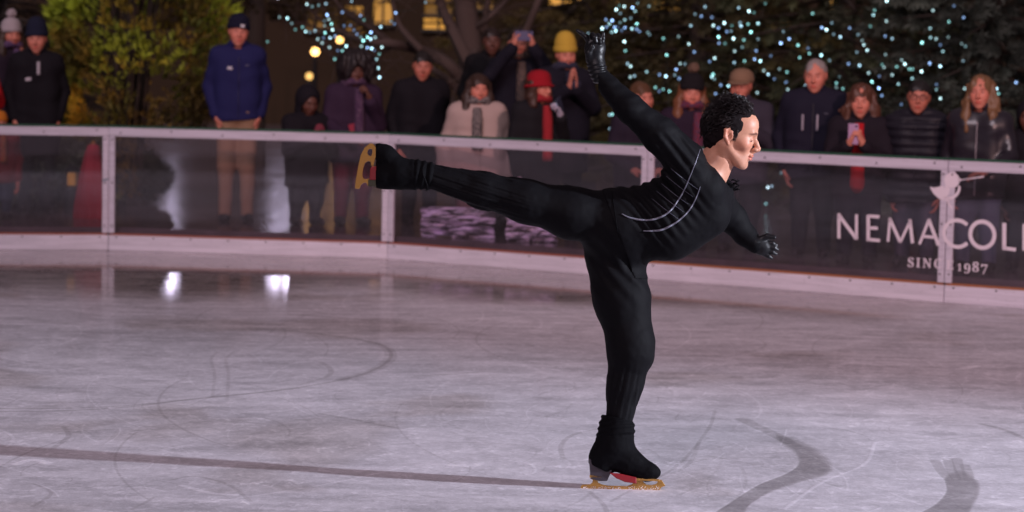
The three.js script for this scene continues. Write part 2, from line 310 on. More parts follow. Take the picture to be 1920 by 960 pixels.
// ---------------------------------------------------------------- the boards: clear panels in white frames
const M = {
  white: phys([0.60, 0.565, 0.66], 0.42), kick: phys([0.68, 0.645, 0.74], 0.5), green: mat([0.012, 0.075, 0.04], 0.6), red: mat([0.28, 0.09, 0.06], 0.7), orange: mat([0.32, 0.12, 0.05], 0.7),
  bolt: mat([0.12, 0.11, 0.13], 0.4, { metalness: 0.7 }), print: mat([0.74, 0.67, 0.74], 0.6), blue: mat([0.02, 0.16, 0.22], 0.6),
};
{ // plastic of the frames: scuffed, faintly blotched
  const N = 256, d = new Uint8Array(N * N * 4);
  for (let j = 0; j < N; j++) for (let i = 0; i < N; i++) { const k = (j * N + i) * 4, v = 214 + 34 * (fbm2(i * 0.03, j * 0.16, 4, 81) - 0.5) - (hash3(i >> 1, j, 3) < 0.006 ? 50 : 0); d[k] = d[k + 1] = d[k + 2] = clamp(v, 0, 255); d[k + 3] = 255; }
  const t = new THREE.DataTexture(d, N, N); t.magFilter = THREE.LinearFilter; t.wrapS = t.wrapT = THREE.MirroredRepeatWrapping; t.colorSpace = THREE.SRGBColorSpace; t.needsUpdate = true;
  M.white.map = M.kick.map = t; M.white.color.multiplyScalar(1.4); M.kick.color.multiplyScalar(1.42);
}
M.pane = phys([0.88, 0.83, 0.87], 0.035, { transmission: 1, thickness: 0, ior: 1.68, specularIntensity: 1 });
const BH = 1.0;                     // height of the boards
const boards = [];
const boardNames = ['clear panel of the rink boards past the left end of the row in view', 'clear rink board panel at the far left, with the red cloth cone behind it',
  'clear rink board panel with the khaki trousers of the man in navy behind', 'clear panel of the rink boards crossed by the raised leg of the skater',
  'clear panel of the rink boards with the bird and the start of the white lettering', 'clear rink board panel with the end of the white lettering, cut by the right edge', 'clear panel of the rink boards past the right end of the row in view'];
const boltGeo = new THREE.CylinderGeometry(0.007, 0.008, 0.006, 8).rotateX(Math.PI / 2);
for (let i = 0; i + 1 < POSTS.length; i++) {
  const A = POSTS[i], B = POSTS[i + 1], L = A.distanceTo(B), turn = Math.atan2(-(B.z - A.z), B.x - A.x);
  const b = thing('rink_board', boardNames[i], 'rink board', [A.x, 0, A.z], turn); // x runs along the panel, z towards the ice
  const g = 0.003, long = L - 2 * g, mid = L / 2;
  const uvBox = (w, h, d, x, y, z) => { const q = new RoundedBoxGeometry(w, h, d, 2, 0.004).translate(x, y, z), p = q.attributes.position, uv = q.attributes.uv; for (let n = 0; n < p.count; n++) uv.setXY(n, p.getX(n) * 0.6 + i * 0.37, p.getY(n) * 2 + p.getZ(n)); return q; };
  part('kick_plate', uvBox(long, 0.122, 0.022, mid, 0.061, 0), M.kick, b);
  part('base_strip', box(long - 0.012, 0.018, 0.012, mid, 0.131, -0.002), i > 3 ? M.orange : M.red, b);
  part('pane', box(long - 0.1, 0.79, 0.006, mid, 0.535, -0.002), M.pane, b);
  part('rail', uvBox(long, 0.072, 0.036, mid, 0.962, 0), M.white, b);
  part('rail_cap', new RoundedBoxGeometry(long, 0.016, 0.044, 2, 0.005).translate(mid, 1.006, 0), M.green, b);
  for (const x of [g + 0.0245, L - g - 0.0245]) part('post', uvBox(0.048, 0.786, 0.030, x, 0.533, 0), M.white, b);
  for (let k = 0; k < 8; k++) part('bolt', boltGeo, M.bolt, b, [lerp(0.07, L - 0.07, k / 7), 0.107, 0.012]);
  for (let k = 0; k < 6; k++) part('bolt', boltGeo, M.bolt, b, [lerp(0.1, L - 0.1, k / 5), 0.955 + (k % 2) * 0.02, 0.019]);
  for (const y of [0.20, 0.55, 0.90]) for (const x of [g + 0.03, L - g - 0.03]) part('bolt', boltGeo, M.bolt, b, [x, y, 0.016]);
  b.updateMatrixWorld(true); boards.push({ g: b, L, inv: b.matrixWorld.clone().invert() });
}
function onBoard(i, px, py, zFront = 0.0165) { // pixel -> place on the front face of a panel (x along, y up)
  const o = camera.position.clone().applyMatrix4(boards[i].inv), q = at(px, py, 1).applyMatrix4(boards[i].inv).sub(o), t = (zFront - o.z) / q.z;
  return o.addScaledVector(q, t);
}
// lettering and bird: thin white film on the panels. Strokes are given along the letter, in photograph pixels.
function film(i, shapes, name = 'lettering') {
  const list = shapes.map((s) => new THREE.ExtrudeGeometry(s, { depth: 0.0012, bevelEnabled: false, curveSegments: 20 }).translate(0, 0, 0.0160));
  return part(name, merge(list), M.print, boards[i].g);
}
function stroke(i, pts, w0, w1 = w0) { // a straight or bent stroke as an outline
  const P = pts.map(([x, y]) => onBoard(i, x, y)), k = 1 / 245, l = [], r = [];
  P.forEach((p, n) => { const a = P[Math.max(0, n - 1)], c = P[Math.min(P.length - 1, n + 1)], dx = c.x - a.x, dy = c.y - a.y, m = Math.hypot(dx, dy) || 1, w = lerp(w0, w1, n / (P.length - 1)) * k / 2; l.push(new THREE.Vector2(p.x - dy / m * w, p.y + dx / m * w)); r.unshift(new THREE.Vector2(p.x + dy / m * w, p.y - dx / m * w)); });
  return new THREE.Shape([...l, ...r]);
}
function ring(i, cx, cy, rx, ry, w, a0, a1, n = 36) { const pts = []; for (let k = 0; k <= n; k++) { const a = lerp(a0, a1, k / n); pts.push([cx + rx * Math.cos(a), cy - ry * Math.sin(a) + (cx + rx * Math.cos(a) - cx) * 0.05]); } return stroke(i, pts, w); }
film(4, [stroke(4, [[1573, 447], [1573, 400]], 6), stroke(4, [[1572, 402], [1606, 448]], 6.5), stroke(4, [[1606, 449], [1606, 402]], 5.5)], 'letter');
film(4, [stroke(4, [[1628, 452], [1628, 403]], 6.5), stroke(4, [[1628, 405], [1649, 406.5]], 5.5), stroke(4, [[1628, 427], [1646, 428]], 5.5), stroke(4, [[1628, 449], [1650, 451]], 5.5)], 'letter');
film(4, [stroke(4, [[1665, 453], [1669, 408]], 5), stroke(4, [[1668, 409], [1688, 454]], 6), stroke(4, [[1688, 454], [1708, 412]], 5), stroke(4, [[1706, 411], [1711, 456]], 6)], 'letter');
film(4, [stroke(4, [[1724, 458], [1742, 411]], 5), stroke(4, [[1741, 411], [1760, 460]], 6.5), stroke(4, [[1731, 443], [1753, 445]], 5)], 'letter');
film(5, [ring(5, 1795, 438, 25, 25, 6.5, 0.75, 5.55)], 'letter');
film(5, [ring(5, 1842, 440, 22.5, 24.5, 7, 0, 6.284, 48)], 'letter');
film(5, [stroke(5, [[1883, 467], [1883, 418]], 7), stroke(5, [[1880, 465], [1905, 468]], 6)], 'letter');
film(5, [stroke(5, [[1921, 470], [1921, 420]], 7)], 'letter');
film(5, [stroke(5, [[1942, 471], [1942, 422]], 6), stroke(5, [[1941, 424], [1975, 472]], 6.5), stroke(5, [[1975, 473], [1975, 425]], 5.5)], 'letter');
// bird: round head with a thin long straw from its beak, crescent body, two legs
{
  const S = (i, pts) => new THREE.Shape(pts.map(([x, y]) => { const p = onBoard(i, x, y); return new THREE.Vector2(p.x, p.y); }));
  const arc = (cx, cy, r, a0, a1, n = 24) => [...Array(n + 1).keys()].map((k) => { const a = lerp(a0, a1, k / n); return [cx + r * Math.cos(a), cy - r * Math.sin(a)]; });
  film(5, [S(5, arc(1785, 338, 14.5, 0, Math.PI * 1.96)), S(5, [[1797, 333], [1805, 337], [1797, 342]])], 'bird_head');
  film(4, [S(4, [[1743, 350], [1752, 352], [1768, 348], [1772, 355], [1772, 377], [1760, 372], [1750, 363]])], 'bird_body');
  film(5, [S(5, [...arc(1778, 352, 23, -Math.PI * 0.60, 0.12), ...arc(1777, 350, 19.5, 0.1, -Math.PI * 0.60)]), S(5, [[1772, 346], [1781, 352], [1779, 364], [1771, 375]])], 'bird_body');
  film(5, [stroke(5, [[1774, 374], [1784, 390]], 3), stroke(5, [[1780, 372], [1777, 384]], 2.5)], 'bird_leg');
  film(5, [stroke(5, [[1804, 337], [1845, 331]], 1.4, 2.4)], 'straw');
}
{
  const font = await new FontLoader().loadAsync('fonts/droid/droid_serif_bold.typeface.json');
  const word = (i, text, px, py, h, dy = 0) => { // each character in its own place along the base line
    let x = px; for (const ch of text) { const p = onBoard(i, x, py + (x - px) * 0.05); const d = { '7': -0.014, '9': -0.014 }[ch] ?? 0; const g = new TextGeometry(ch, { font, size: h * (/[0-9]/.test(ch) && ch === '1' ? 0.74 : 1), depth: 0.0012, curveSegments: 6, bevelEnabled: false }); g.computeBoundingBox(); const w = g.boundingBox.max.x; g.translate(p.x, p.y + d, 0.016); part('letter', g, M.print, boards[i].g); x += (w + 0.016) * 243; }
  };
  const font2 = font; word(4, 'SINC', 1701, 500, 0.066); word(5, 'E', 1773, 505, 0.066); word(5, '1987', 1794, 507.5, 0.068);
}
// blue tape round one post
{ const b = boards[1]; const p = onBoard(1, 199, 336); part('tape', tube([V(b.L - 0.055, p.y - 0.012, 0.018), V(b.L - 0.03, p.y - 0.006, 0.019), V(b.L - 0.006, p.y + 0.002, 0.018)], [0.004, 0.005, 0.004], 5), M.blue, b.g); }
// ---------------------------------------------------------------- the floodlights, all out of view
const glowMat = (c, k) => new THREE.MeshStandardMaterial({ color: lin(0.02, 0.02, 0.02), emissive: lin(...c), emissiveIntensity: k, roughness: 0.5 });
const darkMetal = mat([0.03, 0.03, 0.033], 0.5, { metalness: 0.6 });
function floodlight(f) {
  const [x, y, z] = f.p, t = thing('floodlight', f.label, 'floodlight', [x, 0, z]);
  const dir = V(...f.to).sub(V(x, y, z)).normalize(), q = new THREE.Quaternion().setFromUnitVectors(V(0, 0, 1), dir);
  const put = (name, g, m) => part(name, g.applyQuaternion(q).translate(0, y, 0), m, t);
  put('housing', new THREE.LatheGeometry([[0.0, -0.30], [0.12, -0.28], [0.17, -0.16], [0.20, 0.0], [0.205, 0.02], [0.185, 0.02], [0.18, -0.02], [0, -0.02]].map((a) => new THREE.Vector2(...a)), 28).rotateX(Math.PI / 2), darkMetal);
  put('lens', new THREE.CircleGeometry(0.178, 28).translate(0, 0, -0.012), glowMat(f.c, f.glow ?? 6));
  part('yoke', new THREE.TorusGeometry(0.24, 0.014, 8, 20, Math.PI).rotateZ(Math.PI).translate(0, y, -0.05), darkMetal, t);
  if (f.hang) part('hanger', tube([V(0, y - 0.24, -0.05), V(0, y + 0.1, -0.3), V(0, y + 0.2, -0.8)], [0.014], 6), darkMetal, t);
  else { part('stand', tube([V(0, y - 0.24, -0.05), V(0, 0.02, -0.05)], [0.02, 0.032], 8), darkMetal, t); part('foot', new THREE.CylinderGeometry(0.32, 0.34, 0.03, 20).translate(0, 0.017, -0.05), darkMetal, t); }
  const l = spotLight(V(x, y, z).addScaledVector(dir, 0.06).toArray(), f.to, f.c, f.i, f.a, f.pen, f.r); l.name = 'floodlight_beam';
}
// three white floodlights on brackets of the hotel front, just above what the photograph shows: their glints run down the wet paving and the ice
for (const [k, [px, py, i]] of [[325, -24, 0.42], [524, -22, 0.26], [545, -25, 0.32]].entries()) {
  const p = at(px, py, 45.2);
  FLOODS.push({ p: [p.x, p.y, p.z], to: [0.2, 0.1, -13], c: [0.80, 0.78, 1], i, a: 0.5, pen: 0.6, r: 3, hang: true, label: ['single white floodlight on the hotel front above the left bush', 'left one of two white floodlights side by side on the hotel front', 'right one of two white floodlights side by side on the hotel front'][k] });
}
FLOODS.forEach(floodlight);

// ---------------------------------------------------------------- hotel front far behind, with lit windows
{
  const Z = -46, t = thing('hotel_building', 'dark hotel front far behind the trees with warm lit windows', 'building', [0, 0, Z]);
  const wallM = mat([0.040, 0.021, 0.008], 0.9), frameM = mat([0.05, 0.04, 0.03], 0.7), W = (k) => glowMat([1, 0.47, 0.09], k);
  const hole = (px, py) => { const d = at(px, py, 1).sub(camera.position), q = d.multiplyScalar((Z - camera.position.z) / d.z).add(camera.position); return [q.x, q.y]; };
  const openings = [[700, 736, -30, 44, 0.42], [794, 850, 35, 54, 0.5], [796, 846, -10, 26, 0.13], [575, 606, 22, 56, 0.16], [612, 634, 24, 52, 0.12], [648, 680, 12, 34, 0.40], [650, 684, 40, 62, 0.30], [890, 925, -20, 16, 0.14],
    [1030, 1078, -24, 9, 0.62], [1084, 1118, -24, 6, 0.5], [1146, 1160, -26, 8, 0.3], [1226, 1250, -26, 18, 0.30], [1250, 1276, -24, 20, 0.5], [1294, 1312, -26, 10, 0.3], [1558, 1582, -20, 16, 0.7], [1586, 1606, -20, 14, 0.45], [1464, 1484, 44, 58, 0.3], [1374, 1392, -20, 20, 0.12]];
  const s = new THREE.Shape([[-34, 0.1], [34, 0.1], [34, 15], [-34, 15]].map((a) => new THREE.Vector2(...a)));
  openings.forEach(([x0, x1, y0, y1, k], n) => {
    const [a, b] = hole(x0, y1), [c, d] = hole(x1, y0);
    s.holes.push(new THREE.Path([[a, b], [a, d], [c, d], [c, b]].map((p) => new THREE.Vector2(...p))));
    const w = part('window', box(c - a + 0.08, 0.06, 0.1, (a + c) / 2, b - 0.03, 0.06), frameM, t);
    part('pane', box(c - a, d - b, 0.03, (a + c) / 2, (b + d) / 2, -0.16), W(k * 1.25), w);
    part('mullion', merge([box(0.04, d - b, 0.05, (a + c) / 2, (b + d) / 2, -0.08), box(c - a, 0.035, 0.045, (a + c) / 2, lerp(b, d, 0.55), -0.08)]), frameM, w);
  });
  part('wall', new THREE.ExtrudeGeometry(s, { depth: 0.3, bevelEnabled: false }).translate(0, 0, -0.3), wallM, t);
  part('back_wall', box(68, 15, 0.2, 0, 7.55, -6), wallM, t);
  part('roof', box(70, 0.4, 8.4, 0, 15.2, -3), mat([0.02, 0.018, 0.018], 0.9), t);
}

// ---------------------------------------------------------------- street lamps with round globes
for (const [px, py, D, r, k, label] of [[591, 97, 38, 0.062, 6, 'bright round globe lamp right of the man in navy'], [637, 75, 39, 0.052, 5, 'round globe lamp among the fairy lights, higher than its neighbours'], [580, 143, 41, 0.060, 1.5, 'dim orange globe lamp, the lowest of the three by the man in navy'], [1105, 208, 35, 0.052, 1.5, 'low orange globe lamp right of the person in the yellow beanie']]) {
  const p = at(px, py, D), t = thing('street_lamp', label, 'street lamp', [p.x, PLAZA, p.z], 0, 'warm globe lamps behind the rink'), h = p.y - PLAZA;
  part('globe', new THREE.SphereGeometry(r, 20, 14).translate(0, h, 0), glowMat([1, 0.55, 0.16], k), t);
  part('collar', new THREE.CylinderGeometry(r * 0.5, r * 0.65, 0.05, 14).translate(0, h - r - 0.02, 0), darkMetal, t);
  part('post', tube([V(0, 0, 0), V(0, h - r - 0.03, 0)], [0.045, 0.03], 10), darkMetal, t);
  part('base', new THREE.CylinderGeometry(0.06, 0.10, 0.22, 14).translate(0, 0.11, 0), darkMetal, t);
  const l = new THREE.PointLight(lin(1, 0.55, 0.18), k * 0.07, 0, 2); l.position.set(p.x, p.y, p.z); l.castShadow = true; l.shadow.radius = 2.5; l.name = 'lamp_light'; scene.add(l);
}

// ---------------------------------------------------------------- trees and bushes
function sprig(kind) { // a small spray of leaves: pos y is its growing direction
  const pos = [], idx = [], blade = (bx, by, bz, dx, dy, dz, l, w, nx, nz) => { const o = pos.length / 3, sx = -dz * w, sz = dx * w; pos.push(bx, by, bz, bx + dx * l * 0.45 + sx + nx * w, by + dy * l * 0.45 + w * 0.3, bz + dz * l * 0.45 + sz + nz * w, bx + dx * l, by + dy * l, bz + dz * l, bx + dx * l * 0.45 - sx + nx * w, by + dy * l * 0.45 - w * 0.3, bz + dz * l * 0.45 - sz + nz * w); idx.push(o, o + 1, o + 2, o, o + 2, o + 3); };
  if (kind === 'scale') { // flat fan of a cypress or thuja
    for (let k = 0; k < 7; k++) { const a = (k - 3) * 0.32, y = 0.1 + 0.09 * (3 - Math.abs(k - 3)); blade(0, y * 0.6, 0, Math.sin(a), Math.cos(a), (k % 2 - 0.5) * 0.25, 0.62 - 0.05 * Math.abs(k - 3), 0.11, 0, 0.3); }
  } else { // needles round a twig
    for (let k = 0; k < 16; k++) { const a = k * 2.4, y = k / 16 * 0.75; blade(0, y, 0, Math.cos(a) * 0.8, 0.62, Math.sin(a) * 0.8, 0.36, 0.05, 0, 0); }
  }
  const g = new THREE.BufferGeometry(); g.setAttribute('position', new THREE.Float32BufferAttribute(pos, 3)); g.setIndex(idx); g.computeVertexNormals(); return g;
}
const SPRIG = { scale: sprig('scale'), needle: sprig('needle') };
const leafM = mat([1, 1, 1], 0.75, { side: THREE.DoubleSide }), barkM = mat([0.055, 0.040, 0.032], 0.95), twigM = mat([0.075, 0.050, 0.042], 0.95);
function foliage(list, kind, parent, colour) { // list of [position, direction, size, shade]
  const m = new THREE.InstancedMesh(SPRIG[kind], leafM, list.length), q = new THREE.Quaternion(), M4 = new THREE.Matrix4(), S = V(1, 1, 1);
  list.forEach(([p, d, s, shade], i) => { q.setFromUnitVectors(V(0, 1, 0), d.clone().normalize()).multiply(new THREE.Quaternion().setFromAxisAngle(V(0, 1, 0), rr(0, 6.3))); M4.compose(p, q, S.setScalar(s)); m.setMatrixAt(i, M4); m.setColorAt(i, lin(...colour(shade))); });
  m.name = 'crown'; m.userData.kind = 'stuff'; m.castShadow = m.receiveShadow = true; parent.add(m); return m;
}
// bush or thuja: a dense column whose outline bulges and has holes
function thuja(label, base, h, rx, n, colour, opt = {}) {
  const t = thing(opt.name ?? 'thuja_bush', label, opt.cat ?? 'bush', base, 0, opt.group), list = [], limbs = [];
  for (let i = 0; i < n; i++) {
    const v = Math.pow(rnd(), 0.9), y = 0.05 + v * h, a = rr(0, 6.283), prof = Math.pow(Math.sin(Math.PI * (0.10 + 0.88 * v)), 0.55) * (1 - 0.25 * v), lump = 0.62 + 0.75 * noise3(Math.cos(a) * 1.6 + 5, y * 1.5, Math.sin(a) * 1.6 + (opt.s ?? 0));
    const R = rx * prof * lump * Math.sqrt(rr(0.45, 1.06)), p = V(Math.cos(a) * R, y, Math.sin(a) * R);
    const droop = opt.droop ?? 0, out = V(Math.cos(a) * rr(0.4, 1), rr(0.35, 1.2) - droop * rr(0.4, 1.7), Math.sin(a) * rr(0.4, 1)).add(V(rr(-.4, .4), rr(-.3, .3), rr(-.4, .4)));
    if (noise3(p.x * 4.5 + 31, p.y * 4.5, p.z * 4.5) < 0.30) continue;
    if (opt.clear && p.x > opt.clear[0] && p.y < opt.clear[1]) continue;
    list.push([p, out, rr(0.09, 0.2) * (opt.leaf ?? 1), [noise3(p.x * 2.4, p.y * 2.2 + 50, p.z * 2.4), clamp(R / rx), v, rnd()]]);
  }
  for (let k = 0; k < 14; k++) { const a = k * 2.4, hh = h * rr(0.35, 0.95); limbs.push(tube([V(0.1 * Math.cos(a), 0, 0.1 * Math.sin(a)), V(rx * 0.25 * Math.cos(a), hh * 0.5, rx * 0.25 * Math.sin(a)), V(rx * 0.5 * Math.cos(a), hh, rx * 0.5 * Math.sin(a))], [0.035, 0.022, 0.006], 5)); }
  part('trunk', tube([V(0, -0.1, 0), V(0.03, h * 0.5, 0), V(0, h * 0.9, 0)], [0.10, 0.06, 0.015], 8), barkM, t);
  part('limbs', merge(limbs), barkM, t); foliage(list, 'scale', t, colour); return t;
}
// conifer: whorls of drooping branches carrying needle sprays
function conifer(label, base, h, R, nb, colour, opt = {}) {
  const t = thing('conifer_tree', label, 'tree', base, 0, opt.group), list = [], limbs = [];
  for (let i = 0; i < nb; i++) {
    const v = (i + rnd()) / nb, y = (opt.low ?? 0.25) + v * (h - 0.4), a = i * 2.399 + rr(-0.3, 0.3), L = R * Math.pow(1 - 0.82 * v, 0.85) * rr(0.72, 1.1), up = 0.22 - 0.35 * (1 - v), d = V(Math.cos(a), 0, Math.sin(a));
    const P = (u) => V(0, y, 0).addScaledVector(d, L * u).add(V(0, L * (up * u - 0.20 * u * u + 0.10 * u * u * u), 0));
    limbs.push(tube([P(0), P(0.5), P(0.97)], [0.028 * (1 - 0.6 * v), 0.016, 0.004], 4, true, 4));
    const m = Math.round(L / 0.028);
    for (let k = 0; k < m; k++) {
      const u = 0.12 + 0.88 * Math.pow((k + rnd()) / m, 0.8), side = (rnd() < 0.5 ? -1 : 1), w = rr(0, 0.34) * L * (1.05 - u) + 0.03, p = P(u).add(V(-d.z * side * w, -0.12 * w - rr(0, 0.08), d.x * side * w));
      list.push([p, V(d.x * 0.8 - d.z * side * 0.7, rr(-0.6, 0.35), d.z * 0.8 + d.x * side * 0.7), rr(0.12, 0.24) * (opt.leaf ?? 1), [noise3(p.x * 1.8, p.y * 1.8, p.z * 1.8 + i), u, v, rnd()]]);
    }
  }
  part('trunk', tube([V(0, -0.15, 0), V(0.04, h * 0.45, 0), V(0, h * 0.97, 0)], [0.055 * Math.sqrt(h) + 0.03, 0.07, 0.012], 9), barkM, t);
  part('limbs', merge(limbs), barkM, t); foliage(list, 'needle', t, colour); return t;
}
const onPlaza = (px, D) => { const p = at(px, 200, D); return [p.x, PLAZA, p.z]; };
thuja('tall yellow green thuja bush left of the man in navy', onPlaza(236, 23.4), 4.3, 0.92, 9000, ([n, r, v, q]) => { const k = 0.4 + 5.4 * n * n * n + 0.6 * q; const red = clamp(1.6 - 3.2 * v) * 0.7; const gr = smooth(0.35, 0.65, noise3(n * 9, v * 5, r * 4)); return [lerp(0.150, 0.088, gr) * k + 0.02 * red * k, lerp(0.128, 0.132, gr) * k * (1 - 0.3 * red), 0.007 * k + 0.010 * red]; }, { s: 3, clear: [0.18, 0.62] });
thuja('low grey green juniper spreading at the foot of the bush, behind the left panel', onPlaza(70, 22.6), 0.62, 0.62, 1500, ([n, r, v, q]) => { const k = 0.5 + 1.1 * n + 0.3 * q; return [0.075 * k, 0.095 * k, 0.062 * k]; }, { s: 9, droop: 0.5, name: 'juniper_bush' });
thuja('low dark juniper left of the khaki trousers, behind the clear panel', onPlaza(232, 23.6), 0.42, 0.42, 900, ([n, r, v, q]) => { const k = 0.4 + 0.9 * n + 0.3 * q; return [0.050 * k, 0.062 * k, 0.034 * k]; }, { s: 14, droop: 0.4, name: 'juniper_bush' });
const darkGreen = (a, b, c, w = 1.9) => ([n, u, v, q]) => { const k = w * (0.15 + 1.7 * n * n + 0.4 * q); return [a * k, b * k, c * k]; };
conifer('broad dark conifer with fairy lights behind the woman in the pompom hat', onPlaza(1300, 26.6), 5.6, 2.1, 120, darkGreen(0.036, 0.031, 0.008), { group: undefined });
conifer('broad dark conifer with fairy lights behind the grey haired man', onPlaza(1575, 26.2), 5.8, 2.0, 120, darkGreen(0.028, 0.034, 0.014));
conifer('pale grey green conifer at the right edge, behind the woman in black leather', onPlaza(1850, 25.4), 5.4, 1.55, 110, darkGreen(0.036, 0.044, 0.034), { leaf: 1.25 });
conifer('dark conifer behind the person in the yellow beanie', onPlaza(1095, 29), 6.0, 2.0, 110, darkGreen(0.044, 0.032, 0.006));
conifer('dark conifer behind the man in navy', onPlaza(475, 31), 6.0, 1.7, 90, darkGreen(0.034, 0.022, 0.004), { low: 2.0 });
conifer('nearly black conifer at the far left, behind the people there', onPlaza(-20, 27), 6.0, 1.6, 90, darkGreen(0.012, 0.009, 0.008));
// bare tree in the middle: forked trunk, long low limbs
{
  const D = 25.6, B = onPlaza(893, D), t = thing('bare_tree', 'bare brown tree with forked trunk and long low limbs behind the woman in beige', 'tree', B), o = V(...B);
  const P = (px, py, d = 0) => at(px, py, D + d).sub(o);
  part('trunk', tube([V(0, -0.1, 0), P(897, 300), P(890, 210), P(884, 140), P(880, 70), P(872, 0), P(868, -80)], [0.19, 0.15, 0.13, 0.125, 0.12, 0.11, 0.09], 12), twigM, t);
  const limbs = [
    [[[905, 225], [930, 175], [955, 120], [985, 60], [1010, 0], [1030, -60]], [0.07, 0.055, 0.04, 0.03]], [[[885, 130], [850, 60], [828, 10], [815, -50]], [0.075, 0.06, 0.05, 0.04]],
    [[[888, 175], [840, 120], [790, 95], [735, 82], [690, 78], [640, 60], [590, 30]], [0.075, 0.06, 0.045, 0.025, 0.012]], [[[888, 200], [850, 160], [812, 130], [780, 118]], [0.055, 0.04, 0.03, 0.012]],
    [[[740, 84], [705, 110], [700, 150]], [0.022, 0.012, 0.006]], [[[690, 78], [660, 100], [632, 112]], [0.022, 0.012, 0.005]], [[[735, 82], [690, 50], [650, 25], [620, -10]], [0.035, 0.028, 0.02, 0.012]],
    [[[790, 95], [750, 50], [735, 0], [730, -40]], [0.04, 0.03, 0.022, 0.018]], [[[640, 60], [590, 52], [545, 40], [520, 34]], [0.018, 0.012, 0.006, 0.003]], [[[880, 60], [920, 30], [960, -10]], [0.04, 0.03, 0.02]],
    [[[884, 110], [905, 60], [915, 0], [920, -50]], [0.05, 0.04, 0.03, 0.02]], [[[700, 48], [660, 60], [620, 48], [575, 12]], [0.018, 0.012, 0.009, 0.005]], [[[890, 215], [840, 190], [800, 180], [765, 170]], [0.045, 0.034, 0.022, 0.01]],
  ];
  for (const [pts, r] of limbs) part('limb', tube(pts.map(([x, y], k) => P(x, y, 0.25 * Math.sin(k * 1.7 + x))), r, 7), twigM, t);
  const tw = []; for (let k = 0; k < 240; k++) { const [pts] = limbs[Math.floor(rnd() * limbs.length)], a = pts[1 + Math.floor(rnd() * (pts.length - 1))], p = P(a[0] + rr(-14, 14), a[1] + rr(-8, 8), rr(-.2, .2)), d = V(rr(-1, 1), rr(-0.7, 0.8), rr(-0.6, 0.6)).normalize(), L = rr(0.15, 0.5); tw.push(tube([p, p.clone().addScaledVector(d, L * 0.5).add(V(0, 0.03, 0)), p.clone().addScaledVector(d, L)], [0.006, 0.004, 0.002], 4, true, 3)); }
  part('twigs', merge(tw), twigM, t);
}

